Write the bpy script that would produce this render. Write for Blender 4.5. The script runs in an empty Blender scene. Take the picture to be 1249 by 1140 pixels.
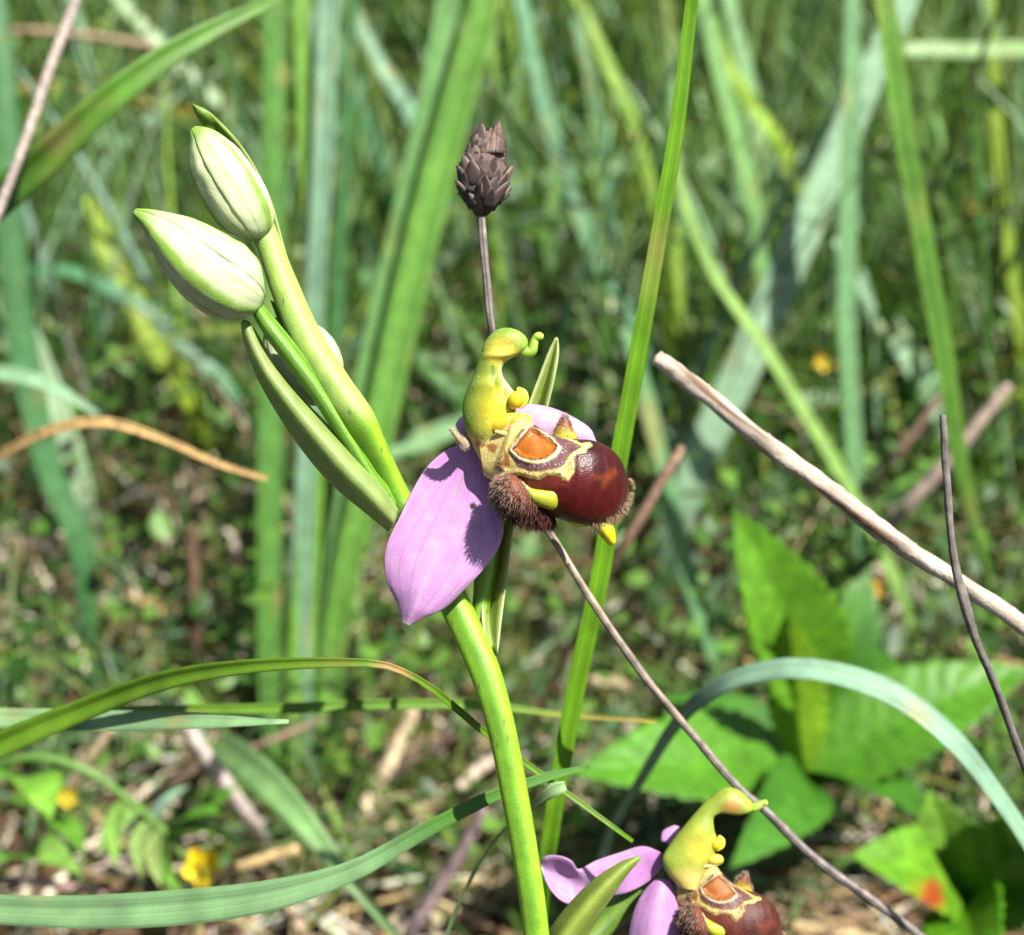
import bpy, math, random
import numpy as np

# ------------------------------------------------------------------ camera, sky, sun, exposure
rng = np.random.default_rng(7)
random.seed(7)
SC = bpy.context.scene
COL = SC.collection
CAM_H = 210.0                       # millimetres above the soil
PITCH = math.radians(30)
HFOV = math.radians(40)
F = 1249 / 2 / math.tan(HFOV / 2)   # photograph pixels per unit tangent
D = 114.0                           # working distance to the open flower, mm
MM = 0.001

cam_d = bpy.data.cameras.new('camera')
cam = bpy.data.objects.new('camera', cam_d); COL.objects.link(cam)
cam.location = (0, 0, CAM_H * MM)
cam.rotation_euler = (math.pi / 2 - PITCH, 0, 0)
cam_d.sensor_width = 36; cam_d.lens = 18 / math.tan(HFOV / 2)
cam_d.clip_start = 0.005; cam_d.clip_end = 400
cam_d.dof.use_dof = True
cam_d.dof.focus_distance = (D - 1.5) * MM
cam_d.dof.aperture_fstop = 30
cam_d.dof.aperture_blades = 0
SC.camera = cam

SUN = np.array([0.40, -0.26, 0.88]); SUN /= np.linalg.norm(SUN)
wd = bpy.data.worlds.new('World'); SC.world = wd; wd.use_nodes = True
nt = wd.node_tree
sky = nt.nodes.new('ShaderNodeTexSky'); sky.sky_type = 'NISHITA'; sky.sun_disc = False; sky.dust_density = 2.0; sky.ozone_density = 0.4
sky.sun_elevation = math.asin(SUN[2]); sky.sun_rotation = math.atan2(SUN[0], SUN[1])
bg = nt.nodes['Background']; bg.inputs['Strength'].default_value = 0.05
nt.links.new(sky.outputs[0], bg.inputs[0])

sl = bpy.data.lights.new('sun', 'SUN'); sl.energy = 5.0; sl.angle = math.radians(0.53); sl.color = (1, 0.96, 0.9)
so = bpy.data.objects.new('sun', sl); COL.objects.link(so)
from mathutils import Vector, Matrix
so.rotation_euler = Vector(SUN).to_track_quat('Z', 'Y').to_euler()
so.location = Vector(SUN) * 3

vs = SC.view_settings
vs.view_transform = 'Standard'; vs.look = 'None'; vs.gamma = 1; vs.use_curve_mapping = False
vs.exposure = 1.6
SC.render.engine = 'CYCLES'
SC.cycles.use_denoising = True
SC.cycles.max_bounces = 8; SC.cycles.transparent_max_bounces = 8
SC.cycles.transmission_bounces = 5; SC.cycles.diffuse_bounces = 4; SC.cycles.glossy_bounces = 3
SC.cycles.sample_clamp_indirect = 6

# ------------------------------------------------------------------ vectors and frames (all in mm until a mesh is made)
RIGHT = np.array([1.0, 0, 0])
FWD = np.array([0, math.cos(PITCH), -math.sin(PITCH)])
UP = np.array([0, math.sin(PITCH), math.cos(PITCH)])
CAMP = np.array([0, 0, CAM_H])
BACK = -FWD

def W(px, py, z):
    return CAMP + z * (RIGHT * ((px - 624.5) / F) - UP * ((py - 570) / F) + FWD)

def ground_depth(py, h=0.0):
    return (CAM_H - h) / (math.sin(PITCH) + math.cos(PITCH) * (py - 570) / F)

def project(P):
    d = np.asarray(P) - CAMP
    z = d @ FWD
    return 624.5 + F * (d @ RIGHT) / z, 570 - F * (d @ UP) / z, z

class Frame:
    """local drawing frame: scaled and turned copy of the open flower's own proportions"""
    def __init__(s, z0=D, pivot=(0, 0), to=(0, 0), scale=1.0, rot=0.0):
        s.z0, s.p, s.t, s.s, s.r = z0, np.array(pivot, float), np.array(to, float), scale, math.radians(rot)
    def xy(s, px, py):
        dx, dy = (px - s.p[0]) * s.s, (py - s.p[1]) * s.s
        c, n = math.cos(s.r), math.sin(s.r)
        return s.t[0] + c * dx - n * dy, s.t[1] + n * dx + c * dy
    def P(s, px, py, dz=0.0):
        x, y = s.xy(px, py)
        return W(x, y, s.z0 + dz * s.k())
    def k(s):
        return s.s * s.z0 / D
    def mm(s, px):
        return px * s.s * s.z0 / F
    def inv(s, P):
        x, y, z = project(P)
        dx, dy = x - s.t[0], y - s.t[1]
        c, n = math.cos(-s.r), math.sin(-s.r)
        return s.p[0] + (c * dx - n * dy) / s.s, s.p[1] + (n * dx + c * dy) / s.s
FR = Frame()

def C(r, g, b, k=0.56):
    f = lambda v: ((v / 255) / 12.92 if v / 255 <= 0.04045 else ((v / 255 + 0.055) / 1.055) ** 2.4)
    return np.array([f(r) * k, f(g) * k, f(b) * k])

def cr(pts, n, ends=None):
    """smooth curve through the rows of pts, chord-length Catmull-Rom, n samples"""
    P = np.asarray(pts, float)
    if P.ndim == 1: P = P[:, None]
    m = len(P)
    if m == 1: return np.repeat(P, n, 0)
    dim = min(3, P.shape[1])
    d = np.linalg.norm(np.diff(P[:, :dim], axis=0), axis=1) ** 0.5 + 1e-6
    t = np.concatenate([[0], np.cumsum(d)])
    T = np.zeros_like(P)
    for i in range(m):
        if i == 0: T[i] = (P[1] - P[0]) / (t[1] - t[0])
        elif i == m - 1: T[i] = (P[-1] - P[-2]) / (t[-1] - t[-2])
        else:
            a, b = t[i] - t[i - 1], t[i + 1] - t[i]
            T[i] = ((P[i] - P[i - 1]) / a * b + (P[i + 1] - P[i]) / b * a) / (a + b)
    q = np.linspace(0, t[-1], n)
    k = np.clip(np.searchsorted(t, q, 'right') - 1, 0, m - 2)
    h = (t[k + 1] - t[k])[:, None]; s = ((q - t[k]) / (t[k + 1] - t[k]))[:, None]
    return ((2 * s**3 - 3 * s**2 + 1) * P[k] + (s**3 - 2 * s**2 + s) * h * T[k]
            + (-2 * s**3 + 3 * s**2) * P[k + 1] + (s**3 - s**2) * h * T[k + 1])

def nrm(a):
    return a / (np.linalg.norm(a, axis=-1, keepdims=True) + 1e-12)

def sstep(a, b, x):
    t = np.clip((x - a) / (b - a + 1e-12), 0, 1)
    return t * t * (3 - 2 * t)

def mix(a, b, t):
    t = np.asarray(t)[..., None]
    return a * (1 - t) + b * t

def poly_sd(px, py, poly):
    """signed distance to a polygon, negative inside"""
    P = np.stack([px, py], -1); d = np.full(px.shape, 1e9); ins = np.zeros(px.shape, bool)
    n = len(poly)
    for i in range(n):
        a, b = np.array(poly[i], float), np.array(poly[(i + 1) % n], float)
        e = b - a; w = P - a
        t = np.clip((w @ e) / (e @ e), 0, 1)
        d = np.minimum(d, np.linalg.norm(w - t[..., None] * e, axis=-1))
        c = (a[1] > py) != (b[1] > py)
        with np.errstate(divide='ignore', invalid='ignore'):
            xx = (b[0] - a[0]) * (py - a[1]) / (b[1] - a[1]) + a[0]
        ins ^= c & (px < xx)
    return np.where(ins, -d, d)

def line_d(px, py, pts):
    P = np.stack([px, py], -1); d = np.full(px.shape, 1e9)
    for i in range(len(pts) - 1):
        a, b = np.array(pts[i], float), np.array(pts[i + 1], float)
        e = b - a; w = P - a
        t = np.clip((w @ e) / (e @ e), 0, 1)
        d = np.minimum(d, np.linalg.norm(w - t[..., None] * e, axis=-1))
    return d

def wob(P, f, seed=0):
    """cheap smooth value noise from sines, about -1..1"""
    r = np.random.default_rng(seed)
    o = 0
    for i in range(5):
        k = r.normal(size=3) * f * (1 + 0.6 * i)
        o = o + np.sin(P @ k + r.uniform(0, 6.28)) / (1 + 0.5 * i)
    return o / 2.4

# ------------------------------------------------------------------ objects
def root_of(o):
    while o.parent: o = o.parent
    return o

def thing(name, label, cat, base, group=None):
    o = bpy.data.objects.new(name, None); COL.objects.link(o)
    o.empty_display_size = 0.005
    o.location = Vector(np.asarray(base) * MM)
    o['label'] = label; o['category'] = cat
    if group: o['group'] = group
    return o

def tag(o, label=None, cat=None, group=None, kind=None):
    if label: o['label'] = label
    if cat: o['category'] = cat
    if group: o['group'] = group
    if kind: o['kind'] = kind
    return o

def part_empty(name, parent):
    o = bpy.data.objects.new(name, None); COL.objects.link(o); o.parent = parent
    o.empty_display_size = 0.003
    return o

def mesh_obj(name, V, Fc, mat, parent=None, col=None, uv=None, base=None, smooth=True):
    V = np.asarray(V, float) * MM
    org = np.zeros(3)
    if parent is not None: org = np.array(root_of(parent).location)
    elif base is not None: org = np.asarray(base) * MM
    me = bpy.data.meshes.new(name)
    if isinstance(Fc, np.ndarray):
        n, k = Fc.shape
        me.vertices.add(len(V)); me.vertices.foreach_set('co', (V - org).ravel())
        me.loops.add(n * k); me.loops.foreach_set('vertex_index', Fc.ravel().astype(np.int32))
        me.polygons.add(n); me.polygons.foreach_set('loop_start', np.arange(n, dtype=np.int32) * k)
        me.update(calc_edges=True)
    else:
        me.from_pydata((V - org).tolist(), [], [list(f) for f in Fc])
    me.validate()
    if smooth: me.polygons.foreach_set('use_smooth', [True] * len(me.polygons))
    if col is not None:
        c = np.asarray(col, float)
        if c.ndim == 1: c = np.tile(c, (len(V), 1))
        if c.shape[1] == 3: c = np.concatenate([c, np.ones((len(c), 1))], 1)
        a = me.color_attributes.new('Col', 'FLOAT_COLOR', 'POINT'); a.data.foreach_set('color', c.ravel())
    if uv is not None:
        li = np.empty(len(me.loops), np.int32); me.loops.foreach_get('vertex_index', li)
        l = me.uv_layers.new(name='UVMap'); l.data.foreach_set('uv', np.asarray(uv, float)[li].ravel())
    me.materials.append(mat)
    o = bpy.data.objects.new(name, me); COL.objects.link(o)
    if parent is not None: o.parent = parent
    elif base is not None: o.location = Vector(org)
    return o

def grid_faces(nu, nv, wrap=False):
    u = np.arange(nu - 1)[:, None]; v = np.arange(nv if wrap else nv - 1)[None, :]
    v2 = (v + 1) % nv
    return np.stack([u * nv + v, u * nv + v2, (u + 1) * nv + v2, (u + 1) * nv + v], -1).reshape(-1, 4)

def frames(Cn):
    T = nrm(np.gradient(Cn, axis=0))
    N = np.zeros_like(T)
    a = BACK - T[0] * (BACK @ T[0])
    if np.linalg.norm(a) < 1e-3: a = RIGHT - T[0] * (RIGHT @ T[0])
    N[0] = a / np.linalg.norm(a)
    for i in range(1, len(T)):
        n = N[i - 1] - T[i] * (N[i - 1] @ T[i]); N[i] = n / (np.linalg.norm(n) + 1e-12)
    return T, N, np.cross(T, N)

def tube_geo(Cp, R, n=40, k=14, flat=1.0, bumps=None):
    """solid round body along a curve; returns V, F, ring parameter u, angle"""
    CR = cr(np.concatenate([np.asarray(Cp, float), np.asarray(R, float)[:, None]], 1), n)
    Cn, Rn = CR[:, :3], np.maximum(CR[:, 3], 0.01)
    T, N, B = frames(Cn)
    th = np.linspace(0, 2 * math.pi, k, endpoint=False)
    rr = np.ones((n, k)) * Rn[:, None]
    if bumps is not None: rr = rr * bumps(np.linspace(0, 1, n)[:, None], th[None, :])
    V = Cn[:, None] + rr[..., None] * (np.cos(th)[None, :, None] * N[:, None] * flat + np.sin(th)[None, :, None] * B[:, None])
    V = V.reshape(-1, 3)
    Fq = [tuple(f) for f in grid_faces(n, k, True)]
    i0 = len(V); V = np.concatenate([V, [Cn[0] - T[0] * Rn[0] * 0.35], [Cn[-1] + T[-1] * Rn[-1] * 0.35]])
    for j in range(k):
        Fq.append((i0, (j + 1) % k, j)); Fq.append((i0 + 1, (n - 1) * k + j, (n - 1) * k + (j + 1) % k))
    U = np.concatenate([np.repeat(np.linspace(0, 1, n), k), [0, 1]])
    A = np.concatenate([np.tile(th, n), [0, 0]])
    return V, Fq, U, A

def tube(name, Cp, R, mat, parent=None, col=None, n=40, k=14, flat=1.0, bumps=None, base=None):
    V, Fq, U, A = tube_geo(Cp, R, n, k, flat, bumps)
    c = col(U, A, V) if callable(col) else col
    return mesh_obj(name, V, Fq, mat, parent, c, np.stack([A / 6.283, U], 1), base)

def loft_geo(top, bot, front, back, n=60, k=48, axis=None, sq=1.0):
    """closed body from an upper and a lower edge with a front and a back bulge"""
    top, bot = np.asarray(top, float), np.asarray(bot, float)
    a = cr(np.concatenate([top, bot, np.asarray(front, float)[:, None], np.asarray(back, float)[:, None]], 1), n)
    t, b, f, k2 = a[:, :3], a[:, 3:6], np.maximum(a[:, 6], .02), np.maximum(a[:, 7], .02)
    ax = BACK if axis is None else axis
    th = np.linspace(0, 2 * math.pi, k, endpoint=False)
    c, s = np.cos(th), np.sin(th)
    bul = np.where(s[None] > 0, f[:, None], k2[:, None]) * (np.sign(s) * np.abs(s) ** sq)[None]
    V = ((t + b) / 2)[:, None] + ((t - b) / 2)[:, None] * c[None, :, None] + bul[..., None] * ax
    V = V.reshape(-1, 3)
    Fq = [tuple(q) for q in grid_faces(n, k, True)]
    i0 = len(V); V = np.concatenate([V, [(t[0] + b[0]) / 2], [(t[-1] + b[-1]) / 2]])
    for j in range(k):
        Fq.append((i0, (j + 1) % k, j)); Fq.append((i0 + 1, (n - 1) * k + j, (n - 1) * k + (j + 1) % k))
    front_side = np.concatenate([np.tile(s, n), [0, 0]])
    U = np.concatenate([np.repeat(np.linspace(0, 1, n), k), [0, 1]])
    return V, Fq, U, front_side

def sheet_geo(rows, n=50, m=24, thick=0.3):
    """thick curved sheet through rows of points; returns V, F, u, v"""
    R = np.array([cr(np.array(r), m) for r in rows])            # rows x m x 3
    G = np.stack([cr(R[:, j], n) for j in range(m)], 1)          # n x m x 3
    du, dv = np.gradient(G, axis=0), np.gradient(G, axis=1)
    N = np.cross(du, dv)
    bad = np.linalg.norm(N, axis=-1) < 1e-9
    N[bad] = BACK
    N = nrm(N)
    uu, vv = np.meshgrid(np.linspace(0, 1, n), np.linspace(0, 1, m), indexing='ij')
    edge = np.minimum(1, np.minimum(np.minimum(vv, 1 - vv) * 9 + .25, np.minimum(uu, 1 - uu) * 9 + .25))[..., None]
    A, B = (G + N * thick * .5 * edge).reshape(-1, 3), (G - N * thick * .5 * edge).reshape(-1, 3)
    f = grid_faces(n, m)
    q = n * m
    Fq = [tuple(x) for x in f] + [tuple(x[::-1] + q) for x in f]
    ring = list(range(m)) + [i * m + m - 1 for i in range(1, n)] + [(n - 1) * m + j for j in range(m - 2, -1, -1)] + [i * m for i in range(n - 2, 0, -1)]
    for i in range(len(ring)):
        a, b = ring[i], ring[(i + 1) % len(ring)]
        Fq.append((b, a, a + q, b + q))
    U = np.tile(uu.ravel(), 2); Vv = np.tile(vv.ravel(), 2)
    return np.concatenate([A, B]), Fq, U, Vv

def sheet(name, rows, mat, parent, col, n=50, m=24, thick=0.3, base=None):
    V, Fq, U, Vv = sheet_geo(rows, n, m, thick)
    c = col(U, Vv, V) if callable(col) else col
    return mesh_obj(name, V, Fq, mat, parent, c, np.stack([Vv, U], 1), base)

def blade_geo(Cp, wid, roll=0.0, cup=0.25, n=46, twist=0.0, face=None):
    """grass blade: channelled ribbon with a keel, closed underside"""
    CR = cr(np.concatenate([np.asarray(Cp, float), np.asarray(wid, float)[:, None]], 1), n)
    Cn, w = CR[:, :3], np.maximum(CR[:, 3], 0.05)
    T = nrm(np.gradient(Cn, axis=0))
    fc = nrm(BACK + .7 * SUN) if face is None else face
    S = nrm(np.cross(T, nrm(fc)[None]))
    Nn = nrm(np.cross(S, T))
    ang = (roll + twist * np.linspace(0, 1, n))[:, None]
    S2 = S * np.cos(ang) + Nn * np.sin(ang); N2 = Nn * np.cos(ang) - S * np.sin(ang)
    s = np.array([-1, -.55, -.12, .12, .55, 1])
    prof = cup * (np.abs(s) ** 1.3 - .5)
    th = 0.10
    up = Cn[:, None] + (w / 2)[:, None, None] * (s[None, :, None] * S2[:, None] + prof[None, :, None] * N2[:, None])
    off = th * np.array([.15, .7, 1.3, 1.3, .7, .15])
    dn = up - np.minimum(off[None], (w * .2)[:, None])[..., None] * N2[:, None]
    ring = np.concatenate([up, dn[:, ::-1]], 1)
    k = 12
    V = ring.reshape(-1, 3)
    Fq = [tuple(q) for q in grid_faces(n, k, True)]
    Fq.append(tuple(range(k))[::-1]); Fq.append(tuple((n - 1) * k + j for j in range(k)))
    U = np.repeat(np.linspace(0, 1, n), k); A = np.tile(np.concatenate([s, s[::-1]]) * .5 + .5, n)
    return V, Fq, U, A

# ------------------------------------------------------------------ materials
def base_mat(name):
    m = bpy.data.materials.new(name); m.use_nodes = True
    t = m.node_tree
    return m, t, t.nodes['Principled BSDF'], t.nodes['Material Output']

def nd(t, kind, **kw):
    n = t.nodes.new(kind)
    for k, v in kw.items():
        if k.startswith('i_'): n.inputs[k[2:].replace('_', ' ')].default_value = v
        else: setattr(n, k, v)
    return n

def plant_mat(name, rough=.42, trans=.35, noise=1100, amt=.25, veins=0, bump=.15, bumpscale=4000, sss=0.0, sheen=0.0, spec=.5,
              trans_tint=(1.25, 1.15, .5), rough_from_alpha=False):
    m, t, p, out = base_mat(name)
    L = t.links.new
    at = nd(t, 'ShaderNodeAttribute', attribute_name='Col')
    tc = nd(t, 'ShaderNodeTexCoord')
    ns = nd(t, 'ShaderNodeTexNoise'); ns.inputs['Scale'].default_value = noise; ns.inputs['Detail'].default_value = 5
    L(tc.outputs['Object'], ns.inputs['Vector'])
    mr = nd(t, 'ShaderNodeMapRange'); mr.inputs['From Min'].default_value = .3; mr.inputs['From Max'].default_value = .7
    mr.inputs['To Min'].default_value = 1 - amt; mr.inputs['To Max'].default_value = 1 + amt
    L(ns.outputs[0], mr.inputs['Value'])
    mu = nd(t, 'ShaderNodeVectorMath', operation='SCALE')
    L(at.outputs['Color'], mu.inputs[0]); L(mr.outputs[0], mu.inputs['Scale'])
    colr = mu.outputs[0]
    hgt = None
    if veins:
        mp = nd(t, 'ShaderNodeMapping'); mp.inputs['Scale'].default_value = (veins, .6, 1)
        L(tc.outputs['UV'], mp.inputs['Vector'])
        vn = nd(t, 'ShaderNodeTexNoise'); vn.inputs['Scale'].default_value = 1.0; vn.inputs['Detail'].default_value = 3
        L(mp.outputs[0], vn.inputs['Vector'])
        mr2 = nd(t, 'ShaderNodeMapRange'); mr2.inputs['From Min'].default_value = .3; mr2.inputs['From Max'].default_value = .7
        mr2.inputs['To Min'].default_value = .8; mr2.inputs['To Max'].default_value = 1.18
        L(vn.outputs[0], mr2.inputs['Value'])
        mu2 = nd(t, 'ShaderNodeVectorMath', operation='SCALE')
        L(colr, mu2.inputs[0]); L(mr2.outputs[0], mu2.inputs['Scale']); colr = mu2.outputs[0]
        hgt = vn.outputs[0]
    L(colr, p.inputs['Base Color'])
    p.inputs['Roughness'].default_value = rough
    p.inputs['Specular IOR Level'].default_value = spec
    if rough_from_alpha: L(at.outputs['Alpha'], p.inputs['Roughness'])
    if sss:
        p.inputs['Subsurface Weight'].default_value = sss
        p.inputs['Subsurface Radius'].default_value = (1, .8, .35)
        p.inputs['Subsurface Scale'].default_value = .0007
    if sheen:
        p.inputs['Sheen Weight'].default_value = sheen; p.inputs['Sheen Roughness'].default_value = .4
    b1 = nd(t, 'ShaderNodeTexNoise'); b1.inputs['Scale'].default_value = bumpscale; b1.inputs['Detail'].default_value = 3
    L(tc.outputs['Object'], b1.inputs['Vector'])
    bp = nd(t, 'ShaderNodeBump'); bp.inputs['Strength'].default_value = bump; bp.inputs['Distance'].default_value = .0002
    L(b1.outputs[0], bp.inputs['Height'])
    last = bp
    if hgt is not None:
        bp2 = nd(t, 'ShaderNodeBump'); bp2.inputs['Strength'].default_value = .35; bp2.inputs['Distance'].default_value = .0003
        L(hgt, bp2.inputs['Height']); L(bp.outputs[0], bp2.inputs['Normal']); last = bp2
    L(last.outputs[0], p.inputs['Normal'])
    if trans:
        tr = nd(t, 'ShaderNodeBsdfTranslucent'); tv = nd(t, 'ShaderNodeVectorMath', operation='MULTIPLY')
        tv.inputs[1].default_value = trans_tint
        L(colr, tv.inputs[0]); L(tv.outputs[0], tr.inputs['Color']); L(last.outputs[0], tr.inputs['Normal'])
        mx = nd(t, 'ShaderNodeMixShader'); mx.inputs[0].default_value = trans
        L(p.outputs[0], mx.inputs[1]); L(tr.outputs[0], mx.inputs[2]); L(mx.outputs[0], out.inputs['Surface'])
    return m

M_BLADE = plant_mat('grass_blade', rough=.42, spec=.28, trans=.34, noise=260, amt=.22, veins=16, bump=.06)
M_LEAF = plant_mat('broad_leaf', rough=.45, spec=.35, trans=.42, noise=420, amt=.25, bump=.25, bumpscale=1500)
M_DRY = plant_mat('dry_straw', rough=.75, trans=.12, noise=900, amt=.4, veins=10, bump=.35, bumpscale=2500, spec=.25, trans_tint=(1, .9, .7))
M_BARK = plant_mat('dry_bark', rough=.8, trans=0, noise=300, amt=.35, veins=9, bump=.5, bumpscale=3200, spec=.2)
M_PETAL = plant_mat('petal', rough=.46, trans=.28, noise=900, amt=.07, bump=.18, bumpscale=6500, sheen=.12, trans_tint=(1.1, .8, 1.1), spec=.35)
M_FLESH = plant_mat('green_flesh', rough=.5, trans=0, noise=800, amt=.14, bump=.3, bumpscale=8000, sss=.5, spec=.4)
M_BUD = plant_mat('bud_flesh', rough=.5, trans=0, noise=700, amt=.10, bump=.16, bumpscale=5000, sss=.4, spec=.35)
M_BRACT = plant_mat('bract_leaf', rough=.5, trans=.42, noise=700, amt=.14, bump=.18, bumpscale=4200)
M_LIP = plant_mat('lip_velvet', rough=.3, trans=0, noise=1800, amt=.2, bump=.3, bumpscale=6500, sss=0, rough_from_alpha=True, spec=.32, sheen=.04)
M_HAIR = plant_mat('hair', rough=.6, spec=.15, trans=.3, noise=500, amt=.1, bump=0, trans_tint=(1, .9, .8))
M_SCALE = plant_mat('seed_scale', rough=.7, trans=.05, noise=1500, amt=.5, veins=9, bump=.5, bumpscale=3500, spec=.3)
M_YELLOW = plant_mat('yellow_petal', rough=.5, trans=.35, noise=800, amt=.12, bump=.1, trans_tint=(1.1, 1, .5))

def ground_mat():
    m, t, p, out = base_mat('soil')
    L = t.links.new
    tc = nd(t, 'ShaderNodeTexCoord')
    n1 = nd(t, 'ShaderNodeTexNoise'); n1.inputs['Scale'].default_value = 45; n1.inputs['Detail'].default_value = 8
    n2 = nd(t, 'ShaderNodeTexVoronoi'); n2.inputs['Scale'].default_value = 260
    L(tc.outputs['Object'], n1.inputs['Vector']); L(tc.outputs['Object'], n2.inputs['Vector'])
    r = nd(t, 'ShaderNodeValToRGB')
    e = r.color_ramp.elements
    e[0].position = .3; e[0].color = (.006, .005, .003, 1)
    e[1].position = .72; e[1].color = (.04, .03, .018, 1)
    e2 = e.new(.52); e2.color = (.016, .012, .007, 1)
    L(n1.outputs[0], r.inputs[0]); L(r.outputs[0], p.inputs['Base Color'])
    p.inputs['Roughness'].default_value = .95
    b = nd(t, 'ShaderNodeBump'); b.inputs['Distance'].default_value = .002; b.inputs['Strength'].default_value = .8
    L(n2.outputs[0], b.inputs['Height']); L(b.outputs[0], p.inputs['Normal'])
    return m
M_SOIL = ground_mat()

# palette (pigment)
GREEN = C(104, 165, 62); MID = C(92, 150, 78); BLUE = C(138, 190, 158); PALE = C(172, 214, 186)
DEEP = C(58, 112, 58); LIME = C(150, 196, 60); TAN = C(196, 172, 128); BONE = C(228, 212, 190)
GREY = C(140, 126, 118); BROWN = C(120, 90, 62); OLIVE = C(110, 140, 60)

# ------------------------------------------------------------------ ground
gx = np.concatenate([-np.geomspace(60000, 900, 12), np.linspace(-800, 800, 81), np.geomspace(900, 60000, 12)])
gy = np.concatenate([-np.geomspace(60000, 500, 12), np.linspace(-400, 1600, 101), np.geomspace(1700, 60000, 12)])
def ground_h(x, y):
    P = np.stack([x, y, 0 * x], -1)
    h = 5 * wob(P, .012, 3) + 2.2 * wob(P, .05, 4)
    return h - 4
GX, GY = np.meshgrid(gx, gy, indexing='ij')
GZ = ground_h(GX, GY)
ground = mesh_obj('ground', np.stack([GX, GY, GZ], -1).reshape(-1, 3), grid_faces(len(gx), len(gy))[:, ::-1].copy(), M_SOIL)
tag(ground, 'dark brown soil under the grass and dry litter', 'ground', kind='structure')

# ------------------------------------------------------------------ the bee orchid
orchid = thing('bee_orchid', 'bee orchid with pink sepals, velvety brown lip and white-green buds on a leaning green stem', 'orchid',
               (W(655, 1140, 116)[0] + 4, W(655, 1140, 116)[1] + 8, -5))

def stem_col(U, A, V):
    px, py, z = project(V)
    g = C(150, 196, 40); d = C(112, 166, 38)
    c = mix(np.tile(g, (len(V), 1)), np.tile(d, (len(V), 1)), .5 + .5 * np.sin(A * 3 + 1))
    return c * (1 + .1 * wob(V, 1.2, 5))[:, None]

b0 = np.array(orchid.location) / MM
SP = [(318, 268, D + 1.2, 13), (345, 345, D + .8, 17), (375, 415, D + .4, 19), (409, 470, D + .2, 19.5), (438, 512, D + .3, 19.5), (455, 545, D + 1.4, 17),
      (480, 598, D + 3.6, 16.5), (520, 670, D + 4.2, 17), (562, 752, D + 3.4, 19), (592, 820, D + 2, 19), (612, 890, D + 1.5, 17.5),
      (628, 970, D + 1.5, 17), (642, 1050, D + 1.5, 16.5), (654, 1140, D + 1.8, 16.5)]
sc = [W(a, b, c) for a, b, c, r in SP]; sr = [r * c / F for a, b, c, r in SP]
sc += [W(660, 1260, D + 3), np.array([b0[0] - 1, b0[1] - 2, 45]), np.array([b0[0], b0[1], -9])]; sr += [1.15, 1.5, 1.8]
V, Fq, U, A = tube_geo(sc, sr, 260, 36, bumps=lambda u, t: 1 + .03 * np.cos(4 * t + 5 * u))
px, py, z = project(V)
up = sstep(520, 495, py)                                     # above the node it is the ridged pale ovary
cc = mix(stem_col(U, A, V), np.tile(C(168, 200, 96), (len(V), 1)), up)
cc = cc * (1 - .12 * up * (np.cos(A * 6) > .6))[:, None]
cyl = np.stack([3 * np.cos(A), 3 * np.sin(A), U * 60], 1)
cc = cc * (1 + .16 * wob(cyl * np.array([1.6, 1.6, .06]), 1.2, 71) + .04 * wob(V, 2.5, 72))[:, None]
fl_ = rng.random(len(V)) < .004
cc[fl_] = cc[fl_] * .45
mesh_obj('stem', V, Fq, M_FLESH, orchid, cc, np.stack([A, U], 1))
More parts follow.
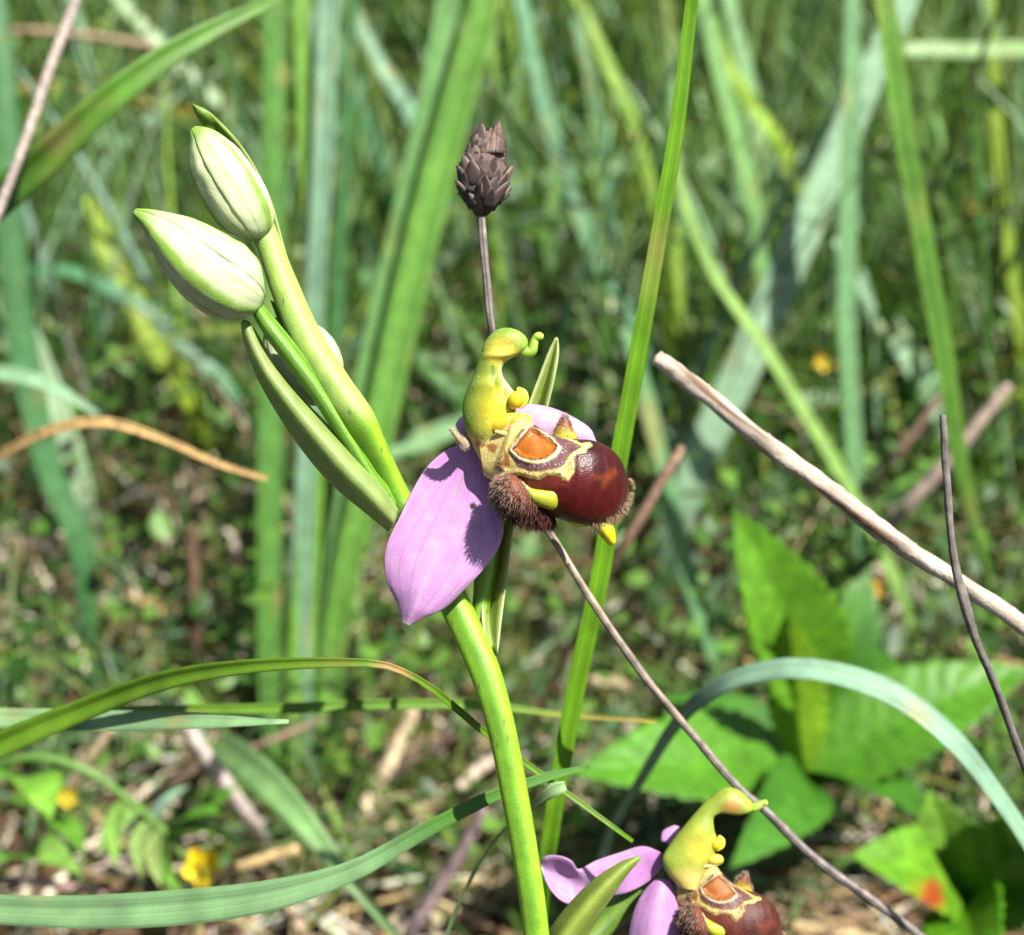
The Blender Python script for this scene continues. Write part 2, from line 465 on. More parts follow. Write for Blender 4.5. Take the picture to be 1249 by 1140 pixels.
# ---- buds: three overlapping sepals each
def bud(axis, radii, lean, keel_angles, parent, shade=1.0, white=(226, 230, 190), zsq=.85):
    e = part_empty('bud', parent)
    n = 46
    CR = cr(np.concatenate([np.array(axis, float), np.array(radii, float)[:, None]], 1), n)
    Cn, Rn = CR[:, :3], np.maximum(CR[:, 3], .02)
    T, N, B = frames(Cn)
    for q, ka in enumerate(keel_angles):
        m = 28
        half = math.radians(66)
        th = np.linspace(ka - half, ka + half, m)
        s = (th - ka) / half
        lap = .035 * s + .02 + q * .01
        rr = Rn[:, None] * (1 + .07 * np.exp(-(s / .22) ** 2)[None] - .035 * np.abs(s)[None] ** 3 + .012 * np.sin(9 * s + q)[None]) + lap[None] * np.minimum(1, Rn / .8)[:, None]
        G = Cn[:, None] + rr[..., None] * (np.cos(th)[None, :, None] * N[:, None] * zsq + np.sin(th)[None, :, None] * B[:, None])
        rr = rr * (1 + .022 * wob(G, .9, 60 + q) + .012 * wob(G, 2.4, 61 + q))
        G = Cn[:, None] + rr[..., None] * (np.cos(th)[None, :, None] * N[:, None] * zsq + np.sin(th)[None, :, None] * B[:, None])
        inn = Cn[:, None] + (rr * .90 - .05)[..., None] * (np.cos(th)[None, :, None] * N[:, None] * zsq + np.sin(th)[None, :, None] * B[:, None])
        V = np.concatenate([G.reshape(-1, 3), inn.reshape(-1, 3)])
        f = grid_faces(n, m); k = n * m
        Fq = [tuple(x) for x in f] + [tuple(x[::-1] + k) for x in f]
        ring = list(range(m)) + [i * m + m - 1 for i in range(1, n)] + [(n - 1) * m + j for j in range(m - 2, -1, -1)] + [i * m for i in range(n - 2, 0, -1)]
        for i in range(len(ring)):
            a, b = ring[i], ring[(i + 1) % len(ring)]; Fq.append((b, a, a + k, b + k))
        uu = np.tile(np.repeat(np.linspace(0, 1, n), m), 2); ss = np.tile(np.tile(s, n), 2)
        w = np.tile(C(*white), (len(V), 1)) * shade
        g = np.tile(C(134, 172, 66), (len(V), 1)) * shade
        gg = np.exp(-(ss / .17) ** 2) * (.95 + .3 * wob(V, 1.1, q))
        gg = np.maximum(gg, sstep(.30, .02, uu) * .95)
        gg = np.maximum(gg, .45 * np.exp(-((np.abs(ss) - .55) / .03) ** 2))
        gg = np.maximum(gg, .5 * sstep(.9, 1, uu))
        gg = np.maximum(gg, .35 * sstep(.82, 1, np.abs(ss)))
        gg = np.clip(gg + .20 + .22 * wob(V, .9, 40 + q) + .10 * wob(V, 2.5, 50 + q), 0, 1)
        for vq in (-.78, -.36, .36, .78): gg = np.maximum(gg, .34 * np.exp(-((ss - vq * (1 - .35 * (1 - uu))) / .022) ** 2))
        mesh_obj('sepal', V, Fq, M_BUD, e, mix(w, g, np.clip(gg, 0, 1)), np.stack([ss, uu], 1))
    return e

b1 = bud([W(164, 258, D - 2.2), W(182, 268, D - 2.4), W(212, 292, D - 2.6), W(245, 321, D - 2.4), W(278, 345, D - 1.8), W(303, 360, D - .9), W(318, 366, D - .2)],
         np.array([4, 13, 31, 43, 45, 33, 11]) * D / F, 0, [math.radians(a) for a in (22, 142, 262)], orchid)
b2 = bud([W(236, 158, D + .6), W(247, 170, D + .4), W(262, 195, D), W(280, 225, D - .2), W(299, 255, D), W(311, 276, D + .4), W(316, 290, D + .8)],
         np.array([6, 18, 31, 36, 34, 25, 10]) * D / F, 0, [math.radians(a) for a in (-48, 76, 196)], orchid)
b3 = bud([W(330, 392, D + 3.4), W(346, 412, D + 3.4), W(364, 434, D + 3.4), W(380, 456, D + 3.4), W(392, 476, D + 3.4), W(400, 490, D + 3.2)],
         np.array([8, 32, 45, 42, 28, 9]) * (D + 4) / F, 0, [math.radians(a) for a in (-25, 95, 215)], orchid)

def bract(rows, colf, parent, thick=.32, name='bract'):
    return sheet(name, rows, M_BRACT, parent, colf, 60, 22, thick)
def bract_col(a, b, rim=None):
    def f(U, Vv, V):
        c = mix(np.tile(a, (len(V), 1)), np.tile(b, (len(V), 1)), np.clip(.5 + .5 * np.sin(Vv * 26) * .4 + .25 * wob(V, .9, 8), 0, 1))
        if rim is not None: c = mix(c, np.tile(rim, (len(V), 1)), sstep(.38, .5, np.abs(Vv - .5)))
        return c
    return f
R3 = lambda l, m, r: [W(*l), W(*m), W(*r)]
# large bract on the shaded side, cupping the two lower buds
bract([R3((294, 393, D - .2), (298, 390, D - .4), (304, 392, D - .2)),
       R3((299, 418, D + .4), (308, 417, D - .7), (317, 413, D + .3)),
       R3((312, 456, D + .8), (325, 450, D - 1.0), (336, 444, D + .6)),
       R3((336, 500, D + 1.0), (352, 488, D - 1.2), (364, 480, D + .8)),
       R3((366, 545, D + 1.2), (386, 529, D - 1.2), (398, 516, D + .9)),
       R3((402, 588, D + 1.4), (421, 570, D - 1.0), (433, 553, D + 1)),
       R3((442, 622, D + 1.6), (456, 606, D - .4), (464, 592, D + 1.4)),
       R3((474, 648, D + 2), (482, 636, D + 1), (486, 622, D + 2))],
      bract_col(C(188, 210, 130), C(160, 192, 96), C(220, 230, 180)), orchid, .4)
# bract behind the uppermost bud, its tip bent over
bract([R3((234, 126, D + 2.0), (236, 127, D + 1.8), (239, 129, D + 2.0)),
       R3((240, 141, D + 2.4), (247, 138, D + 2.0), (255, 136, D + 2.2)),
       R3((252, 160, D + 3.0), (264, 156, D + 3.0), (272, 152, D + 2.6)),
       R3((262, 190, D + 3.6), (284, 185, D + 4.0), (299, 184, D + 3.2)),
       R3((285, 240, D + 4.0), (310, 240, D + 4.6), (328, 238, D + 3.4)),
       R3((322, 320, D + 3.0), (336, 318, D + 3.6), (350, 312, D + 2.6)),
       R3((360, 400, D + 1.6), (368, 398, D + 2.0), (376, 395, D + 1.6))],
      bract_col(C(150, 190, 66), C(120, 170, 50), C(180, 205, 110)), orchid, .35)
# ridged ovaries of the two side buds lying along the stem
tube('ovary', [W(312, 374, D - .3), W(330, 400, D - .9), W(356, 434, D - .8), (W(388, 478, D - .4)), W(420, 528, D + .2), W(452, 580, D + 1.2), W(474, 606, D + 2)],
     np.array([8, 11, 12, 11, 10, 8, 4]) * D / F, M_FLESH, orchid,
     lambda U, A, V: mix(np.tile(C(126, 176, 48), (len(V), 1)), np.tile(C(86, 140, 30), (len(V), 1)), .5 + .5 * np.cos(A * 6)), 50, 24, bumps=lambda u, t: 1 + .10 * np.cos(3 * t))
tube('ovary', [W(392, 480, D + 4), W(408, 505, D + 2.8), W(428, 540, D + 2), W(455, 582, D + 2), W(480, 618, D + 2.4)],
     np.array([10, 13, 13, 11, 5]) * D / F, M_FLESH, orchid,
     lambda U, A, V: mix(np.tile(C(140, 186, 60), (len(V), 1)), np.tile(C(86, 140, 30), (len(V), 1)), .5 + .5 * np.cos(A * 6)), 40, 24, bumps=lambda u, t: 1 + .10 * np.cos(3 * t))
# slender bract blade between stem and big bract
bract([R3((352, 372, D + .6), (356, 372, D + .2), (360, 374, D + .6)), R3((330, 366, D + .8), (340, 372, D + .2), (350, 380, D + .7)),
       R3((352, 420, D + .9), (362, 420, D + .1), (370, 424, D + .8)), R3((376, 462, D + .9), (386, 464, D + .3), (396, 468, D + .9))][1:],
      bract_col(C(100, 156, 44), C(80, 136, 36)), orchid, .3)

# ---- the open flower
PINK = C(218, 164, 218); PINK_DEEP = C(190, 118, 192); MAROON = C(92, 12, 4, .42); CREAM = C(232, 212, 138)

def hair_obj(name, roots, dirs, lens, r0, cb, ct, parent, curl=None):
    n = len(roots)
    d = nrm(dirs); a = nrm(np.cross(d, nrm(rng.normal(size=(n, 3))))); b = np.cross(d, a)
    V = []
    curl = np.zeros((n, 3)) if curl is None else curl
    for lv, (t, rr) in enumerate(((0, 1.0), (.55, .75), (1.0, .12))):
        ctr = roots + d * (lens * t)[:, None] + curl * (lens * t * t)[:, None]
        for q in range(3):
            an = q * 2.094
            V.append(ctr + (a * math.cos(an) + b * math.sin(an)) * r0 * rr)
    V = np.stack(V, 1)                                         # n x 9 x 3
    fl = []
    for lv in range(2):
        for q in range(3):
            fl.append((lv * 3 + q, lv * 3 + (q + 1) % 3, lv * 3 + 3 + (q + 1) % 3, lv * 3 + 3 + q))
    Fq = (np.array(fl)[None] + (np.arange(n) * 9)[:, None, None]).reshape(-1, 4)
    tt = np.array([0, 0, 0, .55, .55, .55, 1, 1, 1])
    c = cb[:, None] * (1 - tt)[None, :, None] + ct[:, None] * tt[None, :, None]
    o = mesh_obj(name, V.reshape(-1, 3), Fq, M_HAIR, parent, c.reshape(-1, 3))
    o['kind'] = 'stuff'
    return o

def sepal_col(spot=None, fr=FR):
    def f(U, Vv, V):
        c = np.tile(PINK, (len(V), 1))
        s = Vv - .5
        c = mix(c, np.tile(PINK_DEEP, (len(V), 1)), np.clip(.62 * sstep(.42, 0.0, U) + .12 * wob(V, .7, 3), 0, 1))
        c = mix(c, np.tile(C(236, 206, 236), (len(V), 1)), .5 * np.exp(-(s / .03) ** 2) * sstep(.35, .9, U) + .25 * sstep(.42, .5, np.abs(s)))
        c = mix(c, np.tile(C(240, 214, 240), (len(V), 1)), np.clip(.30 * wob(V * np.array([1, 1, .5]), 1.1, 14) + .16 * wob(V, 3.0, 15), 0, .6))
        c = mix(c, np.tile(C(198, 128, 202), (len(V), 1)), np.clip(.28 * wob(np.stack([s * 14, U * 2.5, 0 * U], 1), 1.0, 16), 0, .5))
        c = mix(c, np.tile(C(150, 150, 120), (len(V), 1)), .5 * np.exp(-(s / .02) ** 2) * sstep(.7, .2, U))
        for q in (-.30, -.2, -.1, .1, .2, .30):
            c = mix(c, np.tile(C(186, 110, 192), (len(V), 1)), .42 * np.exp(-((s - q * (.35 + 1.1 * np.sin(np.clip(U, 0, 1) * 2.6)) * 1.1) / .010) ** 2))
        c = mix(c, np.tile(C(220, 228, 170), (len(V), 1)), sstep(.965, 1, U) * .9)
        if spot is not None:
            px, py = fr.inv(V)
            d = np.hypot(px - spot[0], py - spot[1])
            c = mix(c, np.tile(C(50, 40, 16), (len(V), 1)), sstep(5.2, 3.4, d))
        return c
    return f

def leaf_rows(fr, stations):
    """stations: (left px,py,dz),(mid),(right)"""
    return [[fr.P(*p) for p in st] for st in stations]

flower = part_empty('flower', orchid)
sheet('sepal', leaf_rows(FR, [
    [(566, 540, 2.3), (576, 536, 2.1), (586, 542, 1.9)],
    [(546, 548, 2.5), (555, 553, 2.3), (572, 562, 2.0), (586, 567, 1.8), (597, 570, 1.7)],
    [(521, 569, 2.4), (540, 580, 2.1), (562, 592, 1.7), (590, 596, 1.3), (608, 596, 1.3)],
    [(503, 598, 2.1), (526, 609, 1.7), (552, 620, 1.2), (588, 626, 0.8), (612, 622, 0.9)],
    [(486, 633, 1.7), (512, 641, 1.2), (540, 652, 0.7), (582, 656, 0.3), (614, 650, 0.5)],
    [(472, 664, 1.4), (498, 671, 0.8), (527, 680, 0.3), (570, 684, -0.1), (605, 674, 0.2)],
    [(469, 689, 1.3), (493, 694, 0.6), (519, 701, 0.0), (555, 705, -0.3), (588, 696, 0.0)],
    [(473, 712, 1.3), (492, 716, 0.5), (512, 721, -0.2), (541, 726, -0.3), (566, 719, 0.1)],
    [(484, 734, 1.2), (494, 737, 0.5), (506, 740, -0.1), (524, 745, -0.1), (540, 743, 0.2)],
    [(490, 751, 0.9), (495, 752, 0.5), (501, 753, 0.2), (509, 754, 0.2), (514, 754, 0.3)],
    [(492, 760, 0.6), (494, 761, 0.5), (496, 762, 0.4), (498, 763, 0.4), (500, 762, 0.5)]]),
    M_PETAL, flower, sepal_col((577, 617)), 110, 80, .24)
# far lateral sepal, mostly behind the lip
sheet('sepal', leaf_rows(FR, [
    [(614, 502, 3.0), (620, 515, 2.8), (622, 530, 2.8)],
    [(642, 493, 3.4), (650, 520, 3.0), (655, 552, 3.2)],
    [(672, 497, 3.6), (682, 525, 3.0), (690, 566, 3.4)],
    [(700, 509, 3.6), (710, 536, 3.1), (718, 575, 3.6)],
    [(716, 519, 3.5), (724, 540, 3.1), (732, 566, 3.6)],
    [(722, 525, 3.4), (728, 540, 3.2), (734, 552, 3.4)]]),
    M_PETAL, flower, sepal_col(), 50, 40, .24)
# dorsal sepal bent back behind the column
sheet('sepal', leaf_rows(FR, [
    [(566, 536, 2.0), (578, 528, 2.4), (590, 528, 2.2)],
    [(556, 520, 3.0), (572, 512, 3.4), (588, 510, 3.2)],
    [(560, 512, 4.4), (576, 505, 5.4), (592, 505, 4.6)],
    [(566, 512, 6.0), (580, 507, 7.4), (594, 507, 6.2)],
    [(574, 520, 7.6), (582, 518, 8.4), (590, 518, 7.8)]]),
    M_PETAL, flower, sepal_col(), 40, 30, .35)

# bract and ovary behind the flower
def ovary_geo(fr, pts, rad, parent, c1=C(140, 186, 56), c2=C(110, 160, 40)):
    tube('ovary', [fr.P(*p) for p in pts], [fr.mm(r) for r in rad], M_FLESH, parent,
         lambda U, A, V: mix(np.tile(c1, (len(V), 1)), np.tile(c2, (len(V), 1)), .5 + .5 * np.cos(A * 6)), 40, 24, bumps=lambda u, t: 1 + .08 * np.cos(3 * t))
ovary_geo(FR, [(588, 548, 2.6), (592, 580, 4.2), (596, 640, 5), (592, 700, 4.8), (584, 760, 4)], [12, 14, 15, 14, 9], flower)
bract([R3((677, 412, D + 4.6), (679, 411, D + 4.6), (681, 413, D + 4.6)),
       R3((668, 432, D + 4.6), (673, 436, D + 5.2), (681, 432, D + 4.4)),
       R3((658, 458, D + 4.6), (665, 464, D + 5.5), (676, 462, D + 4.2)),
       R3((645, 492, D + 4.6), (654, 500, D + 5.9), (668, 496, D + 4.2)),
       R3((622, 560, D + 4.8), (634, 575, D + 7.6), (652, 560, D + 4.6)),
       R3((600, 640, D + 5.0), (608, 650, D + 7.6), (628, 634, D + 4.4)),
       R3((590, 700, D + 4.4), (598, 705, D + 6.2), (619, 700, D + 3.8)),
       R3((588, 750, D + 3.2), (596, 752, D + 4.4), (612, 752, D + 2.6)),
       R3((592, 788, D + 2.0), (600, 790, D + 2.2), (607, 797, D + 1.6))],
      bract_col(C(190, 212, 110), C(168, 198, 84), C(214, 226, 160)), orchid, .35)

# ---- lip with its painted-by-nature pattern (pigment map in the flower's own coordinates)
z2 = lambda X, Y: (560 + X / 5.182, 460 + Y / 5.182)
ORANGE = [z2(*p) for p in [(450, 322), (400, 385), (345, 455), (390, 495), (440, 515), (490, 520), (545, 505), (590, 475), (614, 432), (565, 390), (510, 352)]]
RING = [z2(*p) for p in [(440, 300), (380, 375), (322, 452), (345, 505), (410, 540), (480, 552), (560, 540), (610, 505), (648, 440), (600, 390), (520, 340)]]
PURPLE = [z2(*p) for p in [(400, 330), (322, 470), (345, 525), (375, 565), (450, 592), (560, 586), (625, 570), (668, 548), (682, 505), (712, 470), (770, 440), (715, 408), (640, 385), (560, 362), (480, 300)]]
OUTER = [z2(*p) for p in [(330, 300), (270, 470), (240, 560), (300, 620), (380, 612), (440, 628), (500, 642), (555, 610), (630, 612), (655, 640), (684, 648), (712, 605), (722, 545), (712, 512), (738, 478), (792, 468), (805, 440), (838, 428), (826, 416), (775, 420), (700, 392), (600, 362), (520, 330), (430, 240), (380, 260)]]
BROWNB = [z2(*p) for p in [(365, 608), (420, 660), (480, 690), (560, 702), (640, 690), (700, 670), (720, 600), (560, 590), (480, 620)]]
SPOT = [z2(*p) for p in [(985, 575), (1000, 600), (960, 640), (935, 680), (905, 695), (900, 650), (855, 640), (850, 620), (910, 625), (950, 590)]]
THROAT = [z2(*p) for p in [(190, 480), (160, 400), (240, 380), (330, 470), (320, 540), (300, 640), (230, 640), (200, 560)]]
THROAT_BR = [[z2(*p) for p in [(105, 375), (150, 360), (165, 430), (140, 450)]], [z2(*p) for p in [(170, 430), (210, 420), (245, 430), (225, 480), (195, 470)]],
             [z2(*p) for p in [(285, 450), (320, 520), (322, 560), (270, 585), (225, 560), (230, 540), (285, 530)]]]

def lip_colour(px, py, front, V):
    n = len(px)
    wv = .9 * wob(V, 2.2, 11) + .7 * wob(V, 5.5, 13)
    col = np.tile(MAROON, (n, 1)); rough = np.full(n, .34)
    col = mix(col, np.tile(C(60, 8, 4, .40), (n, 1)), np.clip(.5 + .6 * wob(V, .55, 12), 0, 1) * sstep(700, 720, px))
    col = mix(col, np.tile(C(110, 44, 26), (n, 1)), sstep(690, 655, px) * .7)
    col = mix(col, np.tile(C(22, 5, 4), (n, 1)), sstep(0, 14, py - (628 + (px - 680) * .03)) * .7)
    def lay(poly, c, w=.9, k=1.0, r=None, dil=0):
        nonlocal col, rough
        a = sstep(w, -w, poly_sd(px, py, poly) + wv - dil) * k * (front > -.15)
        col = mix(col, np.tile(c, (n, 1)), a)
        if r is not None: rough = rough * (1 - a) + r * a
    lay(THROAT, C(232, 214, 140), 2.5, 1, .45)
    col = mix(col, np.tile(C(222, 200, 122), (n, 1)), sstep(618, 606, px + .35 * (py - 560)))
    lay(OUTER, C(50, 14, 8), .8, .8, .6, 2.4)
    lay(OUTER, C(228, 206, 118), .9, 1, .55, 1.1)
    a = sstep(600, 585, py) * 0
    lay(PURPLE, C(70, 34, 30), .7, .9, .6, .9)
    lay(PURPLE, C(104, 66, 66), .9, 1, .65)
    lay(RING, C(220, 202, 160), 1.3, 1, .55)
    lay(ORANGE, C(54, 22, 12), .8, 1, .4, 1.9)
    lay(ORANGE, C(182, 104, 28), 1.2, 1, .36)
    lay(BROWNB, C(120, 40, 24), 2.5, .45, .55)
    lay(OUTER, C(228, 206, 118), .9, 1, .55, 1.1)
    lay(PURPLE, C(70, 34, 30), .7, .9, .6, .9); lay(PURPLE, C(104, 66, 66), .9, 1, .65); lay(RING, C(220, 202, 160), 1.3, 1, .55); lay(ORANGE, C(54, 22, 12), .8, 1, .4, 1.9); lay(ORANGE, C(182, 104, 28), 1.2, 1, .36)
    lay(SPOT, C(140, 62, 20), 6, .6)
    for p in THROAT_BR: lay(p, C(156, 84, 36), 1.4, .85, .4)
    fleck = (rng.random(n) < .05) & (poly_sd(px, py, PURPLE) < -1) & (poly_sd(px, py, RING) > 1)
    col[fleck] = C(190, 160, 180)
    return np.concatenate([col, rough[:, None]], 1)

YPATCH = [z2(*p) for p in [(395, 640), (420, 690), (480, 712), (560, 716), (636, 696), (664, 742), (652, 800), (602, 832), (520, 815), (450, 785), (415, 730)]]

def build_lip(fr, parent, old=False):
    st = [((584, 540), (590, 580), 0.2, .9, 1.2), ((600, 524), (603, 588), -.2, 1.2, 1.4), ((630, 503), (616, 598), -.7, 1.7, 1.8), ((650, 516), (634, 610), -1.0, 2.4, 2.0),
          ((675, 531), (655, 622), -1.4, 2.8, 2.3), ((700, 535), (680, 632), -1.5, 3.0, 2.6), ((723, 537), (703, 639), -1.5, 2.9, 2.6),
          ((742, 545), (727, 641), -1.2, 2.5, 2.4), ((756, 559), (747, 634), -1.0, 1.75, 2.0), ((764, 577), (760, 618), -.8, .95, 1.2), ((768, 592), (767, 602), -.5, .25, .3)]
    k = fr.k()
    V, Fq, U, fs = loft_geo([fr.P(*s[0], s[2]) for s in st], [fr.P(*s[1], s[2]) for s in st], [s[3] * k for s in st], [s[4] * k for s in st], 170, 200, sq=.8)
    px, py = fr.inv(V)
    # sunken basal field and rolled rims give the pattern some relief
    sd = poly_sd(px, py, ORANGE); rel = -.30 * sstep(1, -5, sd) + .16 * np.exp(-((sd - 4) / 2.2) ** 2)
    so_ = poly_sd(px, py, OUTER); rel = rel + .15 * np.exp(-((so_ + 2.5) / 2.5) ** 2)
    rel = rel + .10 * wob(V, .8, 21)
    V = V + (rel * (fs > .05) * k)[:, None] * BACK
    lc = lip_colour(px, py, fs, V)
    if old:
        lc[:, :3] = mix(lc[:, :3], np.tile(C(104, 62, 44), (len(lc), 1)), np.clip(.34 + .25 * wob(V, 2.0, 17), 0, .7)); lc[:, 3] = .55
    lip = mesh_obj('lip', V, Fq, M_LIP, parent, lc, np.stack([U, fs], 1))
    # yellow pads under the lip shoulder and lower rim
    pad = loft_geo([fr.P(*p, -4.0 + i * .1) for i, p in enumerate([(636, 586), (648, 595), (664, 597), (678, 594), (688, 601)])],
                   [fr.P(*p, -3.8 + i * .1) for i, p in enumerate([(638, 594), (648, 612), (662, 619), (676, 621), (688, 610)])],
                   np.array([.2, .55, .65, .6, .15]) * k, np.array([1, 1.5, 1.6, 1.4, .4]) * k, 36, 32)
    V2 = pad[0]
    px2, py2 = fr.inv(V2)
    c2 = mix(np.tile(C(196, 196, 44), (len(V2), 1)), np.tile(C(168, 176, 40), (len(V2), 1)), .5 + .5 * wob(V2, 1, 2))
    c2 = mix(c2, np.tile(C(226, 206, 150), (len(V2), 1)), sstep(648, 640, px2))
    mesh_obj('pad', V2, pad[1], M_FLESH, parent, c2)
    rim = loft_geo([fr.P(*p, -1.6) for p in [(674, 620), (690, 629), (705, 634), (718, 636)]], [fr.P(*p, -1.6) for p in [(678, 627), (694, 639), (708, 643), (718, 642)]],
                   np.array([.2, .8, .8, .2]) * k, np.array([.2, .8, .8, .2]) * k, 24, 20)
    mesh_obj('rim', rim[0], rim[1], M_FLESH, parent, C(206, 208, 40))
    sheet('appendage', leaf_rows(fr, [
        [(729, 634, -1.0), (735, 632, -1.4), (742, 633, -1.2)], [(728, 641, -1.2), (736, 641, -2.0), (746, 639, -1.6)],
        [(732, 650, -1.2), (740, 650, -2.0), (749, 646, -1.6)], [(740, 658, -1.0), (744, 658, -1.6), (749, 656, -1.2)],
        [(746, 663, -.8), (747, 663, -1.0), (749, 662, -.8)]]), M_FLESH, parent, C(226, 218, 20), 24, 16, .5 * k)
    # hairy side lobe towards the viewer
    P = lambda x, y, z: fr.P(x, y, z)
    lob = loft_geo([P(604, 588, -1.6), P(612, 580, -2.4), P(624, 578, -3.6), P(637, 587, -3.6), P(650, 602, -2.6), P(664, 617, -1.8), P(674, 630, -1.2)],
                   [P(602, 604, -1.4), P(605, 614, -1.8), P(617, 627, -2.4), P(634, 636, -2.2), P(650, 639, -1.8), P(664, 640, -1.4), P(674, 637, -1.2)],
                   np.array([.6, 1.5, 2.2, 2.2, 1.7, 1.2, .5]) * k, np.array([.8, 1.5, 2, 2, 2, 1.4, .6]) * k, 50, 44)
    Vl = lob[0]; xl, yl = fr.inv(Vl)
    cl = mix(np.tile(C(120, 62, 44), (len(Vl), 1)), np.tile(C(72, 26, 22), (len(Vl), 1)), sstep(600, 632, yl))
    cl = mix(cl, np.tile(C(140, 74, 44), (len(Vl), 1)), np.exp(-((xl - 627) ** 2 + (yl - 588) ** 2) / 30))
    cl = np.concatenate([cl, np.full((len(cl), 1), .5)], 1)
    mesh_obj('side_lobe', Vl, lob[1], M_LIP, parent, cl)
    cen = P(636, 606, -.8)
    n = 3200
    idx = rng.choice(len(Vl) - 2, n)
    rt = Vl[idx]; x, y = fr.inv(rt)
    keep = (lob[3][idx] > -.6) & ~((np.hypot(x - 628, y - 586) < 4) & (lob[3][idx] > .2)) & (y - 598 > (x - 640) * .9 - 14) | (rng.random(n) < .03)
    rt, x, y = rt[keep], x[keep], y[keep]; n = len(rt)
    rt = rt + rng.normal(size=(n, 3)) * .08
    dr = nrm(rt - cen) + .55 * (-UP) - .25 * RIGHT + rng.normal(size=(n, 3)) * .22
    ln = fr.mm(1) * (4.5 + 4.5 * rng.random(n)) * (1 + .15 * sstep(620, 636, y))
    cb = mix(np.tile(C(140, 66, 42), (n, 1)), np.tile(C(70, 22, 14), (n, 1)), sstep(598, 630, y))
    ct = mix(np.tile(C(255, 226, 196), (n, 1)), np.tile(C(104, 44, 36), (n, 1)), np.clip(sstep(600, 630, y + .2 * (x - 620)) + .25 * rng.normal(size=n), 0, 1))
    hair_obj('hair', rt, dr, ln, fr.mm(.42), cb, ct, parent, np.tile(-UP * .35, (n, 1)))
    # far side lobe: a pointed brown horn with a yellow base
    hornC = [P(690, 540, .8), P(688, 530, .6), P(688, 520, .5), P(689, 512, .5), P(690, 507, .5)]
    V3, F3, U3, A3 = tube_geo(hornC, np.array([17, 14, 10, 6, 2]) * fr.mm(1), 24, 24, flat=.7)
    c3 = mix(np.tile(C(196, 176, 50), (len(V3), 1)), np.tile(C(116, 50, 24), (len(V3), 1)), sstep(.25, .7, U3))
    mesh_obj('side_lobe', V3, F3, M_LIP, parent, np.concatenate([c3, np.full((len(c3), 1), .45)], 1))
    n = 300
    idx = rng.choice(len(V3) - 2, n); rt = V3[idx]
    ctr = np.array([P(690, 530, .5)])
    dr = nrm(rt - ctr) + .5 * UP - .35 * RIGHT + .2 * rng.normal(size=(n, 3))
    cb = np.tile(C(170, 120, 90), (n, 1)); ct = np.tile(C(240, 220, 206), (n, 1))
    hair_obj('hair', rt, dr, fr.mm(1) * (2.5 + 3.5 * rng.random(n)), fr.mm(.34), cb, ct, parent)
    # pale fringe round the lower end of the lip
    Vn = V[:-2]
    x, y = px[:-2], py[:-2]
    sel = np.where((x + .55 * (y - 600) > 757) & (y > 584) & (fs[:-2] < .62) & (fs[:-2] > -.9) | ((y > 630) & (x > 722) & (fs[:-2] < .45) & (fs[:-2] > -.8)))[0]
    n = 1900
    idx = rng.choice(sel, n); rt = Vn[idx] + rng.normal(size=(n, 3)) * .05
    dr = nrm(rt - P(722, 592, -1.4)) + .34 * rng.normal(size=(n, 3)) + .12 * RIGHT
    cb = mix(np.tile(C(120, 70, 44), (n, 1)), np.tile(C(176, 130, 88), (n, 1)), rng.random(n)); ct = np.tile(C(236, 210, 170), (n, 1)) * (.7 + .5 * rng.random((n, 1)))
    hair_obj('hair', rt, dr, fr.mm(1) * (2.5 + 7 * rng.random(n) ** 1.5), fr.mm(.36), cb, ct, parent, np.tile(-UP * .3, (n, 1)))
    # short velvet nap along the shoulders
    sel = np.where((fs[:-2] > .1) & (poly_sd(x, y, OUTER) > -6) & (poly_sd(x, y, OUTER) < 2) & (x < 700) & (y > 555))[0]
    if len(sel) > 10:
        n = 500; idx = rng.choice(sel, n)
        hair_obj('nap', Vn[idx], BACK[None] * .7 + .5 * UP + .4 * rng.normal(size=(n, 3)), fr.mm(1) * (1.5 + 2 * rng.random(n)), fr.mm(.28),
                 np.tile(C(190, 150, 120), (n, 1)), np.tile(C(236, 220, 200), (n, 1)), parent)
    return lip
build_lip(FR, flower)

